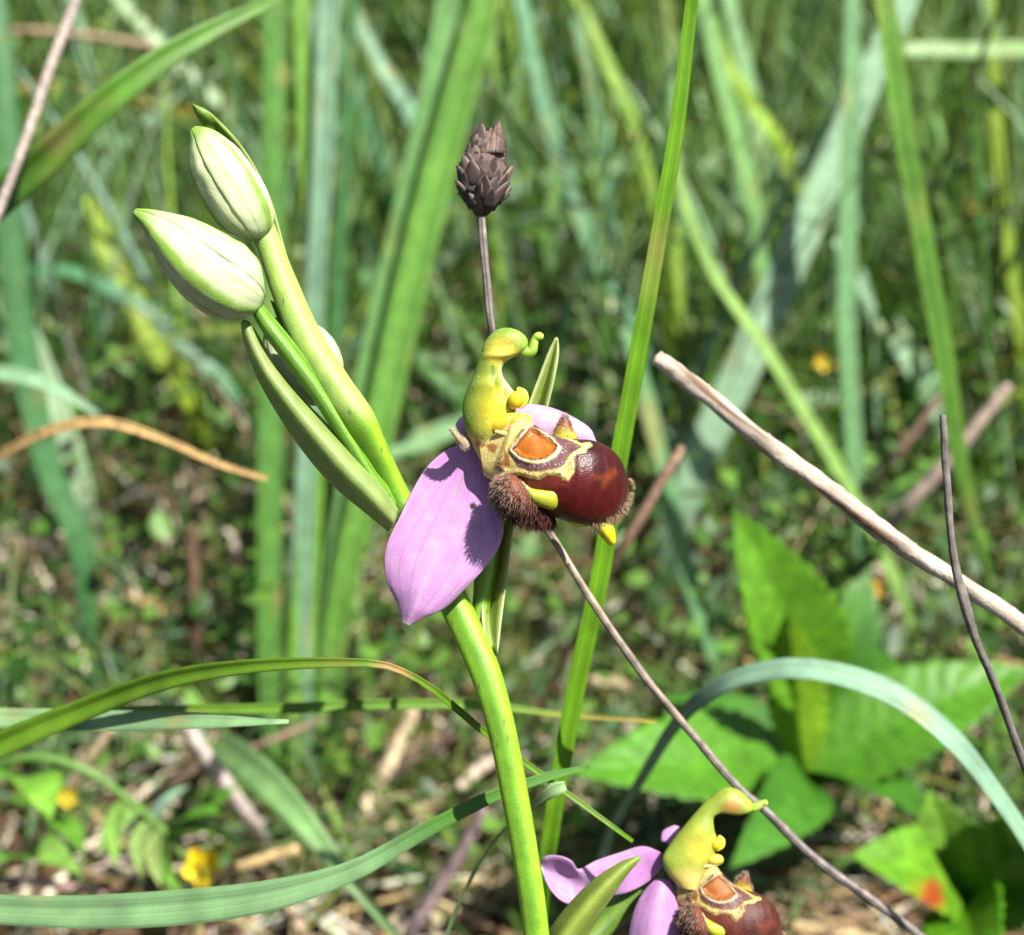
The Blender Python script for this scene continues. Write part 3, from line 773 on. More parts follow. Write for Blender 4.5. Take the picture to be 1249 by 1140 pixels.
def build_column(fr, parent, second=False):
    st = [(592, 604, 613, -.4), (580, 597, 614, -.1), (566, 589, 613, .1), (552, 581, 611, .2), (540, 575, 611, .2), (527, 569, 614, 0), (512, 565, 624, -.2), (496, 564, 630, -.3), (482, 567, 630, -.4), (470, 572, 621, -.5), (458, 577, 613, -.5),
          (449, 580, 612, -.6), (441, 582, 617, -.6), (434, 585, 630, -.7), (429, 587, 638, -.7), (424, 588, 643, -.7), (416, 592, 644, -.7), (409, 597, 640, -.7), (403, 604, 632, -.7), (400, 612, 624, -.7)]
    k = fr.k()
    top = [fr.P(r, y, z - .3) for y, l, r, z in st]; bot = [fr.P(l, y, z + .2) for y, l, r, z in st]
    wd_ = np.array([(r - l) for y, l, r, z in st]) * fr.mm(1)
    if second:                                     # slimmer, leaning hood, own outline
        pr = [((856, 1084), (826, 1080)), ((858, 1066), (812, 1062)), ((868, 1047), (808, 1046)), ((875, 1027), (819, 1027)), ((871, 1010), (834, 1008)), ((871, 996), (849, 990)),
              ((879, 992), (863, 975)), ((890, 993), (877, 964)), ((901, 994), (890, 960)), ((911, 992), (904, 965)), ((919, 988), (916, 976))]
        top = [W(a[0], a[1], fr.z0 - 1.0) for a, b in pr]; bot = [W(b[0], b[1], fr.z0 - .6) for a, b in pr]
        wd_ = np.array([math.dist(a, b) for a, b in pr]) * fr.z0 / F
    V, Fq, U, fs = loft_geo(top, bot, np.minimum(wd_ * .38, 1.15 * k), np.minimum(wd_ * .42, 1.6 * k), 130, 64)
    px, py = fr.inv(V)
    # hollow of the stigma and the anther pocket in the head
    d1 = np.hypot((px - 612) / 9, (py - 474) / 17) + (9 if second else 0)
    d2 = np.hypot((px - 618) / 20, (py - 425) / 11) + (9 if second else 0)
    V = V - ((.55 * sstep(1.2, .2, d1) + .12 * sstep(1.15, .3, d2)) * (fs > .1) * k)[:, None] * BACK
    n = len(V)
    c = np.tile(C(160, 172, 50) if not second else C(152, 172, 56), (n, 1))
    c = mix(c, np.tile(C(100, 134, 44), (n, 1)), np.clip(sstep(22, 2, px - np.interp(py, [a[0] for a in st][::-1], [a[1] for a in st][::-1])) * .8, 0, 1))
    c = mix(c, np.tile(C(130, 172, 60), (n, 1)), sstep(445, 408, py) * .8)
    c = c * (1 + .16 * wob(V, 1.3, 31) + .10 * wob(V, 3.5, 32))[:, None]
    c = mix(c, np.tile(C(236, 214, 30), (n, 1)), np.exp(-((px - 604) / 16) ** 2 - ((py - 502) / 24) ** 2) * (.9 if not second else .5))
    c = mix(c, np.tile(C(230, 206, 70), (n, 1)), .9 * sstep(1.5, .35, np.hypot((px - 612) / 19, (py - 428) / 18)) * sstep(0, .5, fs))
    c = mix(c, np.tile(C(236, 232, 150), (n, 1)), np.exp(-((px - 619) / 5) ** 2) * sstep(490, 470, py) * sstep(440, 455, py))
    c = mix(c, np.tile(C(222, 208, 120), (n, 1)), sstep(520, 548, py) * .85)
    c = mix(c, np.tile(C(96, 132, 30), (n, 1)), .75 * sstep(3.4, 1.2, line_d(px, py, [(601, 446), (602, 458), (605, 468)])) * (fs > .2))
    c = mix(c, np.tile(C(240, 236, 170), (n, 1)), .8 * sstep(4.5, 1.5, line_d(px, py, [(611, 447), (612, 458), (618, 468), (627, 477)])) * (fs > -.2))
    c = mix(c, np.tile(C(226, 224, 130), (n, 1)), .55 * sstep(5, 1, line_d(px, py, [(626, 480), (624, 495), (616, 508), (612, 522)])) * (fs > .1))
    frost = (rng.random(n) < .03) & ((py < 420) | (px < 585) | (py > 512))
    c[frost] = c[frost] * .7 + C(240, 244, 190) * .3
    for bx, by, br in ((583, 541, 5.5), (598, 549, 6), (602, 562, 5), (608, 556, 4), (600, 570, 5), (588, 534, 2.5)):
        c = mix(c, np.tile(C(150, 82, 34), (n, 1)), sstep(br, br * .4, np.hypot(px - bx, py - by) + 1.2 * wob(V, 2, 3)) * .8)
    if second:
        qx, qy, qz = project(V)
        c = np.tile(C(150, 170, 58), (n, 1)) * (1 + .14 * wob(V, 1.3, 31))[:, None]
        c = mix(c, np.tile(C(206, 196, 60), (n, 1)), np.exp(-((qx - 852) / 16) ** 2 - ((qy - 1036) / 22) ** 2))
        c = mix(c, np.tile(C(224, 200, 110), (n, 1)), sstep(1052, 1074, qy) * .9)
        c = mix(c, np.tile(C(170, 112, 56), (n, 1)), .75 * sstep(1.3, .3, np.hypot((qx - 893) / 15, (qy - 984) / 11)) * sstep(0, .4, fs))
    mesh_obj('column', V, Fq, M_FLESH, parent, c)
    # hooked beak
    bk = [(632, 424, -.7), (641, 429, -.8), (648, 428, -.9), (651, 420, -1.0), (653, 413, -1.0), (657, 410, -1.1), (662, 411, -1.1)]
    bk = [fr.P(*p) for p in bk]
    if second: bk = [W(912, 984, fr.z0 - .8), W(919, 985, fr.z0 - .9), W(924, 983, fr.z0 - 1), W(928, 980, fr.z0 - 1), W(931, 979, fr.z0 - 1), W(934, 979, fr.z0 - 1), W(936, 979, fr.z0 - 1)]
    tube('beak', bk, [fr.mm(r) for r in (7, 8, 7, 5.5, 4.8, 5.4, 3.6)], M_FLESH, parent,
         lambda U, A, V: mix(np.tile(C(140, 182, 50), (len(V), 1)), np.tile(C(170, 206, 76), (len(V), 1)), U), 30, 18)
    def throat(U, A, V):
        x, y = fr.inv(V)
        c = np.tile(C(228, 206, 124), (len(V), 1))
        for p in THROAT_BR: c = mix(c, np.tile(C(156, 84, 36), (len(V), 1)), .85 * sstep(1.6, -1.6, poly_sd(x, y, p) + 1.2 * wob(V, 2, 3)))
        return c
    def lump(name, pts, rad, col):
        tube(name, [fr.P(*p) for p in pts], [fr.mm(r) for r in rad], M_FLESH, parent, col, 30, 24)
    Y1 = C(240, 208, 24); Y2 = C(228, 170, 20)
    lump('pollen_mass', [(624, 495, -1.2), (628, 490, -1.5), (632, 484, -1.6), (635, 479, -1.5)], [5, 9, 9, 5], Y1)
    lump('pollen_mass', [(633, 497, -1.4), (640, 489, -1.4), (639, 479, -1.4), (631, 474, -1.4)], [3, 4.2, 4.2, 3], C(240, 226, 70))
    lump('stigma_lobe', [(600, 524, -.7), (611, 518, -1.1), (622, 512, -1.2), (632, 507, -1.0)], [7, 9, 9, 6], C(228, 200, 44))
    lump('stigma_lobe', [(622, 523, -1.2), (632, 515, -1.6), (641, 512, -1.5), (646, 515, -1.2)], [5, 8.5, 8, 4], C(222, 202, 70))
    lump('throat_fold', [(604, 526, -1.6), (618, 529, -1.8), (634, 524, -1.7), (645, 518, -1.4)], [2.4, 3, 3, 2], C(226, 200, 120))
    return
build_column(FR, flower)

def petal_stub(fr, parent, pts, n=420):
    V, Fq, U, A = tube_geo([fr.P(*p) for p in pts], [fr.mm(r) for r in (7, 8, 7, 5, 3)][:len(pts)], 24, 18, flat=.6)
    mesh_obj('petal', V, Fq, M_PETAL, parent, mix(np.tile(C(210, 168, 170), (len(V), 1)), np.tile(C(206, 186, 110), (len(V), 1)), U))
    idx = rng.choice(len(V) - 2, n); rt = V[idx]
    c0 = np.array([fr.P(*p) for p in pts]).mean(0)
    hair_obj('hair', rt, nrm(rt - c0) + .3 * rng.normal(size=(n, 3)), fr.mm(1) * (1.8 + 2 * rng.random(n)), fr.mm(.35),
             np.tile(C(220, 200, 150), (n, 1)), np.tile(C(246, 240, 226), (n, 1)), parent)
petal_stub(FR, flower, [(572, 536, .6), (564, 541, -.2), (560, 535, -1.0), (554, 527, -1.3), (549, 522, -1.3)])

# ---- second, lower flower
fl2 = part_empty('flower', orchid)
Z2 = 124.0
FL = Frame(Z2, (606, 546), (842, 1078), .76, 14)
FCm = Frame(Z2, (588, 545), (834, 1062), .72, 14)
FU = Frame(Z2)
build_lip(FL, fl2, True)
build_column(FCm, fl2, True)
sheet('sepal', leaf_rows(FU, [
    [(800, 1072, .5), (808, 1071, .2), (818, 1075, .2)],
    [(786, 1086, .4), (803, 1086, -.4), (824, 1088, 0)],
    [(775, 1106, .2), (800, 1108, -.9), (830, 1108, -.2)],
    [(768, 1132, .2), (797, 1136, -1.3), (829, 1136, -.4)],
    [(766, 1168, .2), (792, 1172, -1.5), (822, 1168, -.5)],
    [(774, 1200, .2), (789, 1206, -1.2), (804, 1198, -.5)],
    [(784, 1222, 0), (787, 1224, -.2), (790, 1222, 0)]]), M_PETAL, fl2, sepal_col(), 60, 40, .26)
sheet('sepal', leaf_rows(FU, [
    [(808, 1040, .8), (807, 1048, .6), (808, 1058, .6)],
    [(785, 1032, 1.6), (788, 1050, 1.0), (792, 1074, .8)],
    [(755, 1040, 2.0), (760, 1062, 1.2), (766, 1088, .8)],
    [(726, 1050, 2.0), (732, 1068, 1.8), (740, 1092, 1.6)],
    [(706, 1060, 1.6), (712, 1072, 2.2), (718, 1086, 2.6)],
    [(697, 1050, .8), (698, 1075, 2.6), (700, 1102, 2.2)],
    [(683, 1044, .8), (682, 1068, 2.4), (684, 1098, 1.6)],
    [(666, 1044, 1.2), (665, 1062, 2.0), (671, 1084, 1.4)],
    [(660, 1049, 1.6), (660, 1056, 1.8), (662, 1064, 1.6)]]), M_PETAL, fl2, sepal_col(), 70, 40, .26)
sheet('petal', leaf_rows(FU, [
    [(806, 1026, 3), (812, 1028, 2.8), (818, 1034, 2.6)], [(808, 1014, 3.4), (818, 1016, 3.2), (826, 1022, 3)], [(822, 1006, 3.6), (826, 1007, 3.6), (830, 1009, 3.6)]]),
    M_PETAL, fl2, C(200, 150, 205), 20, 16, .3)
petal_stub(FCm, fl2, [(582, 540, .2), (578, 536, -.6), (572, 534, -1.0), (566, 532, -1.2)], 160)
tube('ovary', [W(812, 1062, Z2 + 1.5), W(788, 1084, Z2 + 3), W(752, 1112, Z2 + 3.4), W(716, 1150, Z2 + 2.6), W(690, 1200, Z2 + 0), W(664, 1262, D + 4)], np.array([12, 15, 17, 17, 15, 9]) * Z2 / F,
     M_FLESH, fl2, lambda U, A, V: mix(np.tile(C(112, 146, 48), (len(V), 1)), np.tile(C(84, 120, 36), (len(V), 1)), .5 + .5 * np.cos(A * 6)), 40, 24, bumps=lambda u, t: 1 + .08 * np.cos(3 * t))
bract([R3((779, 1045, 118), (781, 1044, 118), (782, 1047, 118)),
       R3((757, 1052, 118.5), (763, 1057, 117.6), (768, 1062, 118.3)),
       R3((728, 1070, 119), (738, 1081, 117), (748, 1092, 118.6)),
       R3((698, 1098, 119.4), (712, 1112, 116.6), (726, 1124, 118.8)),
       R3((668, 1138, 119.4), (686, 1148, 116.4), (708, 1156, 118.8)),
       R3((650, 1190, 119), (668, 1200, 116.6), (690, 1206, 118.4)),
       R3((650, 1262, 117.4), (660, 1266, 115.8), (672, 1268, 117.2))],
      bract_col(C(174, 192, 84), C(150, 178, 66), C(204, 212, 130)), orchid, .35)
# ------------------------------------------------------------------ single grass blades, stalks and sticks that can be told apart
def gz(x, y): return float(ground_h(np.array([x]), np.array([y]))[0])

def path_to_ground(pts, w, stand=1.0):
    P, Wd = [], []
    if pts[-1][2] == 'G':
        zg = ground_depth(pts[-1][1], -4)
        pts = [(a, b, zg - (zg - c) * stand) for a, b, c in pts[:-1]] + [pts[-1]]
    for (px, py, z), ww in zip(pts, w):
        zz = ground_depth(py, -4) if z == 'G' else z
        P.append(W(px, py, zz)); Wd.append(ww * zz / F)
    last = P[-1].copy(); g = gz(last[0], last[1])
    if pts[-1][2] == 'G':
        P[-1][2] = g - 3
    else:
        d = P[-1] - P[-2]; hd = np.array([d[0], d[1], 0]); L = np.linalg.norm(hd) + 1e-6
        h = max(last[2] - g, 3); run = min(h * .35, L * .6)
        e = last + hd / L * run
        mid = last * .5 + e * .5 + np.array([0, 0, -h * .5]) + hd / L * run * .2
        mid[2] = last[2] - h * .5
        e[2] = gz(e[0], e[1]) - 3
        P += [mid, e]; Wd += [Wd[-1], Wd[-1] * .85]
    return np.array(P), np.array(Wd)

def blade_mesh(name, pts, w, colr, roll=0., cup=.3, mat=None, parent=None, tipcol=None, twist=0., spots=None, n=46, seed=0, stand=.22):
    P, Wd = path_to_ground(pts, w, stand)
    V, Fq, U, A = blade_geo(P, Wd, roll, cup, n, twist)
    c = np.tile(colr, (len(V), 1)) * (1 + .10 * wob(V, .06, seed + 1) + .07 * np.cos((A - .5) * 9))[:, None]
    c = c * np.array([1.08, 1.0, .84])
    c = mix(c, np.tile(C(186, 168, 100), (len(V), 1)), .55 * sstep(.55, .95, wob(V, .22, seed + 9)))
    if tipcol is not None: c = mix(c, np.tile(tipcol, (len(V), 1)), sstep(.14, .0, U))
    if spots is not None:
        for (sx, sy, sr, scol) in spots:
            px, py, z = project(V)
            c = mix(c, np.tile(scol, (len(V), 1)), sstep(sr, sr * .4, np.hypot(px - sx, py - sy)))
    return mesh_obj(name, V, Fq, mat or M_BLADE, parent, c, np.stack([A, U], 1), None if parent is not None else P[-1]), P

NB = 0
def blade(label, pts, w, colr, roll=0., cup=.3, name='blade_of_grass', cat='grass blade', group=None, **kw):
    global NB; NB += 1
    o, P = blade_mesh(name, pts, w, colr, roll, cup, seed=NB, **kw)
    return tag(o, label, cat, group, 'thing')

def stalk(label, pts, w, colr, name='dry_stalk', cat='stalk', mat=None, k=10, n=60, group=None, rough=.06, streak=0, knots=0.0):
    global NB; NB += 1
    P, Wd = path_to_ground(pts, w)
    sd = NB
    V, Fq, U, A = tube_geo(P, Wd / 2, n, k, bumps=lambda u, t: 1 + rough * np.sin(3 * t + 40 * u + 3 * np.sin(9 * u)) + rough * np.sin(67 * u + t + 4 * np.sin(13 * u)) + knots * np.exp(-((np.sin(u * 31 + 2 * np.sin(5 * u))) / .06) ** 2) + knots * .5 * np.sin(2 * t + 190 * u + 5 * np.sin(23 * u)))
    cyl = np.stack([2.2 * np.cos(A), 2.2 * np.sin(A), U * 12], 1)
    c = np.tile(colr, (len(V), 1)) * (1 + .16 * wob(V, .5, sd) + .26 * wob(cyl, 1.1, sd + 1))[:, None]
    if streak: c = mix(c, np.tile(C(104, 74, 54), (len(V), 1)), np.clip(sstep(.25, .7, wob(cyl * np.array([1, 1, .8]), 1.3, sd + 5)), 0, 1) * streak)
    o = mesh_obj(name, V, Fq, mat or M_DRY, None, np.maximum(c, .004), np.stack([A / 6.28, U * 8], 1), P[-1])
    return tag(o, label, cat, group)

# -- in front: sharp ones beside the orchid
blade('tall bright green channelled grass blade standing straight behind the open orchid flower',
      [(850, -40, 118), (843, 0, 119), (825, 150, 121), (800, 300, 123), (768, 480, 126), (748, 590, 128), (732, 695, 130), (705, 820, 133), (684, 930, 136), (668, 1030, 140), (655, 1140, 150)],
      [17, 18, 21, 23, 25, 26, 26, 26, 25, 24, 22], C(116, 176, 42), roll=.25, cup=.55)
blade('green blade arching from the side and bent at a brown kink behind the orchid stem',
      [(772, 1026, 121), (690, 966, 122), (640, 930, 122), (585, 888, 120), (525, 838, 117), (490, 818, 115.5), (465, 810, 115), (400, 808, 116), (300, 813, 120), (200, 830, 126), (100, 866, 132), (0, 908, 135), (-90, 960, 140)],
      [5, 7, 8, 9, 9, 8, 9, 13, 18, 24, 28, 32, 34], C(116, 166, 48), roll=.2, cup=.5,
      spots=[(478, 814, 34, C(196, 160, 100)), (520, 836, 14, C(190, 160, 100))])
blade('pale blue-green strap lying level under the arching green blade',
      [(352, 880, 121.5), (250, 879, 125), (120, 879, 133), (0, 876, 138), (-120, 880, 145)], [5, 20, 27, 26, 26], C(150, 198, 150), roll=-.2, cup=.15)
blade('thin dark green blade running level behind the orchid stem to a yellow tip',
      [(800, 880, 150), (690, 872, 150), (590, 860, 150), (470, 859, 150), (345, 864, 150), (210, 865, 152), (60, 868, 155), (-60, 880, 160)], [3, 6, 11, 13, 13, 11, 8, 6], C(110, 160, 56), roll=.1, cup=.5, tipcol=C(200, 170, 70))
blade('wide blue-green blade sweeping low across to the orchid stem',
      [(720, 935, 123), (680, 944, 122), (608, 968, 121), (520, 1012, 121), (430, 1062, 122), (330, 1092, 123), (200, 1108, 125), (80, 1112, 127), (-30, 1108, 130), (-140, 1110, 136)],
      [5, 10, 15, 19, 25, 37, 42, 38, 34, 34], C(136, 184, 136), roll=.0, cup=.35, spots=[(640, 950, 230, C(92, 146, 52))])
blade('broad pale strap bending down through the tuft toward the dry twigs',
      [(492, 1150, 200), (440, 1090, 200), (400, 1040, 202), (360, 990, 205), (322, 950, 212), (292, 926, 222), (272, 908, 250), (262, 905, 'G')], [8, 16, 24, 33, 40, 40, 34, 24], C(132, 182, 120), roll=.1, cup=.3, stand=1.0)
blade('smooth pale blue-green blade arching over the broad toothed leaves',
      [(1330, 1170, 150), (1262, 1040, 148), (1205, 955, 146), (1165, 905, 146), (1105, 855, 147), (1050, 830, 148), (975, 815, 150), (905, 825, 153), (855, 852, 157), (825, 882, 162), (785, 945, 172), (735, 1040, 190)],
      [22, 27, 29, 33, 36, 34, 29, 24, 20, 16, 13, 11], C(146, 192, 172), roll=-.3, cup=.2)
blade('small pale grass tip caught across the thin blade beside the orchid stem',
      [(690, 958, 120), (676, 963, 120), (660, 975, 121), (640, 990, 123), (600, 1030, 128), (540, 1160, 138)], [12, 17, 10, 6, 5, 5], C(168, 210, 160), roll=.2)

# -- the tall tuft behind the buds
tf = thing('grass_tuft', 'tall tuft of broad upright green blades behind the orchid buds', 'grass tuft', [W(375, 965, ground_depth(965, -4))[0], W(375, 965, ground_depth(965, -4))[1], -6])
for i, (pts, w, c, r, cu) in enumerate([
    ([(337, -60, 215), (335, 60, 220), (331, 300, 232), (328, 600, 255), (330, 860, 290), (345, 990, 'G')], [30, 34, 37, 37, 34, 26], C(96, 152, 76), .55, .35),
    ([(366, -60, 222), (369, 60, 226), (376, 200, 234), (384, 330, 244), (385, 560, 262), (368, 780, 284), (362, 990, 'G')], [18, 22, 24, 23, 24, 34, 26], C(116, 172, 70), .2, .35),
    ([(402, -60, 210), (398, 60, 214), (392, 220, 222), (384, 360, 232), (372, 600, 255), (365, 800, 282), (372, 985, 'G')], [27, 29, 28, 25, 26, 30, 24], C(146, 194, 168), -.3, .3),
    ([(562, -80, 225), (545, 10, 228), (524, 130, 233), (490, 270, 240), (458, 410, 250), (432, 560, 262), (405, 760, 285), (395, 975, 'G')], [26, 32, 34, 33, 32, 36, 38, 26], C(120, 176, 110), .3, .35),
    ([(612, -80, 205), (590, 10, 209), (556, 130, 216), (512, 300, 226), (478, 450, 238), (452, 570, 248), (424, 690, 262), (402, 830, 288), (400, 980, 'G')], [34, 40, 43, 43, 42, 40, 36, 32, 26], C(120, 180, 84), -.25, .32),
    ([(430, -40, 260), (424, 120, 265), (410, 400, 278), (398, 700, 295), (385, 970, 'G')], [14, 18, 20, 22, 18], C(70, 124, 74), .4, .3)]):
    blade_mesh('blade', pts, w, c, r, cu, parent=tf, seed=50 + i)

# -- upper left
stalk('thin grey dry stalk leaning across the corner above the green diagonal blade', [(100, -30, 212), (92, 0, 206), (60, 85, 192), (35, 160, 180), (5, 240, 170), (-110, 520, 150), (-200, 720, 145)], [10, 11, 12, 12, 12, 12, 12], C(168, 154, 144), rough=.04)
blade('long dark green blade rising diagonally from the edge past the white buds', [(385, -25, 190), (320, 6, 185), (210, 64, 180), (130, 124, 178), (60, 190, 180), (-20, 262, 185), (-140, 400, 200)], [8, 14, 28, 36, 42, 42, 40], C(98, 152, 58), roll=.4, cup=.4)
blade('pale thin blade slanting down behind the uppermost bud', [(120, -30, 330), (190, 50, 340), (245, 105, 350), (288, 152, 365), (330, 240, 400), (350, 330, 'G')], [14, 18, 20, 20, 18, 12], C(162, 200, 160), roll=.2)
blade('yellowing orange-tipped dead blade lying behind the buds', [(240, 142, 380), (200, 126, 380), (150, 116, 384), (40, 106, 395), (-40, 140, 420), (-60, 200, 'G')], [14, 18, 15, 13, 12, 10], C(178, 160, 90), roll=.1, mat=M_DRY, tipcol=C(226, 150, 30))
stalk('level tan straw in the upper corner', [(190, 56, 420), (120, 46, 420), (20, 38, 425), (-60, 60, 440)], [8, 10, 10, 9], C(190, 160, 130))
blade('blue-green blade leaning beside the yellowing dead blade', [(80, -20, 360), (110, 90, 362), (140, 215, 380), (150, 300, 420), (155, 380, 'G')], [16, 20, 22, 20, 14], C(120, 170, 130), roll=.3)
blade('dark blue-green blade standing at the edge by the dry arching straw', [(-10, -40, 250), (4, 120, 252), (14, 300, 258), (32, 450, 270), (62, 580, 285), (98, 670, 300), (112, 840, 'G')], [28, 34, 36, 36, 34, 30, 22], C(84, 140, 92), roll=.45, cup=.35)
blade('pale lit blade leaning beside the dark blue-green one at the edge', [(30, 380, 285), (48, 440, 288), (76, 520, 296), (100, 600, 310), (118, 720, 'G')], [12, 28, 32, 28, 18], C(176, 214, 182), roll=-.2)
blade('yellow-green broad blade under the lower white bud', [(108, 240, 340), (128, 300, 342), (155, 350, 346), (195, 425, 356), (232, 490, 375), (250, 580, 'G')], [16, 26, 28, 34, 32, 20], C(150, 186, 62), roll=.2)
blade('blue-green blade sloping under the buds across the yellow-green one', [(20, 330, 310), (80, 330, 310), (150, 360, 312), (230, 425, 318), (300, 495, 335), (350, 600, 'G')], [12, 18, 22, 22, 20, 14], C(86, 146, 108), roll=.3)
blade('thin green blade crossing low under the buds', [(40, 380, 330), (100, 430, 335), (160, 455, 345), (240, 470, 365), (330, 560, 'G')], [10, 18, 18, 16, 12], C(104, 160, 76), roll=.2)
blade('light blade entering level at the edge below the pale lit blade', [(120, 505, 250), (60, 470, 250), (0, 455, 252), (-60, 470, 260)], [6, 16, 20, 20], C(150, 200, 166), roll=.1)
blade('dry tan blade arching over beneath the orchid buds', [(326, 584, 190), (270, 567, 190), (200, 536, 188), (130, 515, 188), (70, 522, 190), (0, 556, 195), (-80, 620, 205)], [6, 8, 10, 13, 13, 12, 12], C(206, 176, 124), roll=.4, mat=M_DRY)
blade('blue-green blade slanting down behind the tall tuft, above the seed head', [(415, -30, 300), (432, 15, 302), (462, 75, 306), (505, 146, 315), (545, 250, 340), (580, 400, 'G')], [14, 18, 22, 24, 20, 14], C(130, 184, 158), roll=.25)
blade('deep green blade between the two broad tuft leaves', [(405, 40, 360), (430, 100, 362), (455, 170, 370), (482, 240, 385), (520, 360, 'G')], [20, 24, 26, 24, 16], C(66, 128, 84), roll=.3)
blade('deep green blade slanting down left of the orchid column', [(440, 330, 300), (480, 400, 303), (530, 455, 308), (575, 502, 316), (640, 600, 'G')], [14, 18, 22, 22, 14], C(72, 134, 56), roll=.2)
blade('pale strap lying level between the buds and the column', [(590, 505, 300), (545, 525, 300), (500, 542, 302), (465, 552, 306), (400, 585, 320), (360, 660, 'G')], [12, 26, 27, 25, 20, 14], C(146, 196, 150), roll=.0)
blade('narrow green blade rising behind the dry seed head', [(603, -30, 330), (600, 120, 335), (607, 300, 350), (612, 400, 375), (618, 540, 'G')], [10, 13, 16, 16, 12], C(130, 176, 84), roll=.3)

# -- upper right
blade('blue-green blade curving down behind the seed head toward the bright tall blade', [(622, -40, 280), (635, 0, 282), (655, 100, 287), (685, 200, 295), (725, 310, 310), (756, 366, 322), (790, 450, 345), (820, 560, 'G')], [16, 20, 25, 27, 27, 25, 22, 16], C(112, 168, 136), roll=.35)
blade('yellow-green narrow blade leaning toward the bright tall blade', [(690, -30, 260), (705, 0, 262), (740, 76, 266), (775, 160, 274), (798, 245, 290), (830, 380, 330), (840, 480, 'G')], [14, 17, 20, 20, 18, 16, 12], C(142, 188, 84), roll=.3)
blade('slim blue-green blade between the curved blade and the yellow-green one', [(700, 20, 330), (712, 60, 332), (730, 165, 340), (746, 282, 360), (760, 420, 'G')], [12, 17, 20, 18, 12], C(104, 162, 130), roll=.3)
blade('short mid-green blade hanging below the level pale strap', [(683, 130, 360), (676, 225, 368), (662, 370, 400), (655, 480, 'G')], [10, 15, 17, 12], C(112, 166, 96), roll=.2)
blade('light green blade leaning behind the tall bright blade and bending into the shade', [(845, -30, 240), (857, 0, 242), (878, 90, 247), (906, 195, 256), (924, 300, 270), (931, 400, 290), (930, 520, 330), (925, 590, 'G')], [22, 26, 28, 30, 27, 24, 22, 16], C(128, 182, 116), roll=.3)
blade('yellow-green blade tip bending over in the sun near the light green blade', [(950, 175, 280), (920, 130, 278), (885, 78, 276), (865, 20, 276), (852, -40, 280)][::-1] + [(985, 260, 310), (1000, 400, 'G')], [14, 20, 24, 24, 22, 18, 12], C(150, 196, 46), roll=.25)
blade('light narrow blade behind the yellow-green bending tip', [(885, -30, 300), (893, 20, 302), (914, 110, 310), (935, 220, 330), (950, 360, 'G')], [18, 22, 24, 22, 14], C(140, 190, 140), roll=.2)
blade('broad pale strap slanting behind the dry stick like a diagonal sash', [(1130, -60, 205), (1105, 0, 208), (1064, 85, 213), (1015, 200, 220), (950, 350, 232), (886, 490, 248), (852, 560, 258), (820, 660, 290), (800, 740, 'G')], [26, 30, 36, 41, 44, 44, 40, 34, 22], C(168, 212, 186), roll=-.15, cup=.25)
blade('upright blue-green blade crossing in front of the broad pale strap', [(1042, -60, 195), (1040, 0, 198), (1037, 150, 206), (1034, 260, 214), (1032, 380, 224), (1038, 500, 238), (1046, 600, 258), (1050, 700, 295), (1050, 800, 'G')], [22, 24, 27, 28, 27, 28, 26, 24, 18], C(122, 174, 128), roll=.2)
blade('tall mid-green folded blade leaning toward the dark wiry stem', [(1062, -60, 160), (1075, 0, 163), (1096, 150, 172), (1118, 275, 183), (1145, 425, 200), (1166, 555, 222), (1185, 640, 245), (1204, 710, 280), (1216, 800, 'G')], [35, 36, 39, 41, 41, 38, 34, 31, 26], C(106, 160, 70), roll=.3, cup=.6, stand=.6)
blade('pale level strap crossing the shade behind the tall bright blade', [(1060, 182, 380), (1000, 190, 380), (900, 196, 380), (800, 196, 382), (725, 204, 385), (625, 228, 392), (560, 260, 410), (540, 320, 'G')], [10, 20, 24, 25, 25, 24, 20, 14], C(146, 194, 146), roll=.1)
blade('pale strap running level at the far upper edge', [(1080, 64, 360), (1120, 60, 360), (1180, 62, 362), (1260, 62, 368), (1340, 100, 385)], [14, 22, 24, 24, 22], C(146, 188, 130), roll=.1)
blade('yellow-green thin blade near the far edge beside the folded mid-green one', [(1206, -30, 290), (1211, 40, 293), (1218, 200, 305), (1236, 350, 325), (1249, 470, 350), (1262, 640, 'G')], [15, 18, 22, 22, 20, 14], C(134, 170, 66), roll=.3)
blade('pale wide blade slanting into the base of the folded mid-green blade', [(1020, 290, 270), (1060, 362, 275), (1105, 428, 284), (1146, 502, 300), (1180, 600, 'G')], [14, 27, 33, 31, 20], C(160, 206, 180), roll=-.2)
blade('long slender light green blade slanting under the dry stick', [(818, 190, 215), (830, 230, 217), (866, 325, 222), (935, 428, 230), (985, 510, 238), (1022, 572, 246), (1070, 660, 262), (1104, 740, 285), (1134, 812, 'G')], [9, 13, 17, 19, 20, 20, 21, 21, 16], C(146, 192, 110), roll=.25)
blade('thin upright yellow-green blade right behind the bee-like lip', [(826, 270, 340), (826, 320, 342), (828, 430, 352), (828, 540, 370), (832, 640, 'G')], [8, 13, 15, 15, 10], C(140, 176, 70), roll=.2)
blade('green blade with a shaded foot passing behind the broken dry straw', [(760, 400, 235), (780, 455, 238), (806, 565, 246), (834, 685, 260), (868, 790, 282), (890, 890, 'G')], [12, 22, 26, 27, 25, 18], C(116, 172, 122), roll=.25)
blade('pale short strap lying level under the broad diagonal sash', [(960, 492, 330), (990, 488, 330), (1040, 484, 332), (1080, 490, 340), (1120, 540, 'G')], [8, 20, 22, 20, 12], C(164, 206, 176), roll=.0)
blade('green blade hanging straight between two blue-green ones at the top', [(960, -30, 400), (955, 40, 405), (948, 110, 415), (940, 250, 'G')], [16, 18, 18, 12], C(110, 160, 96), roll=.3)
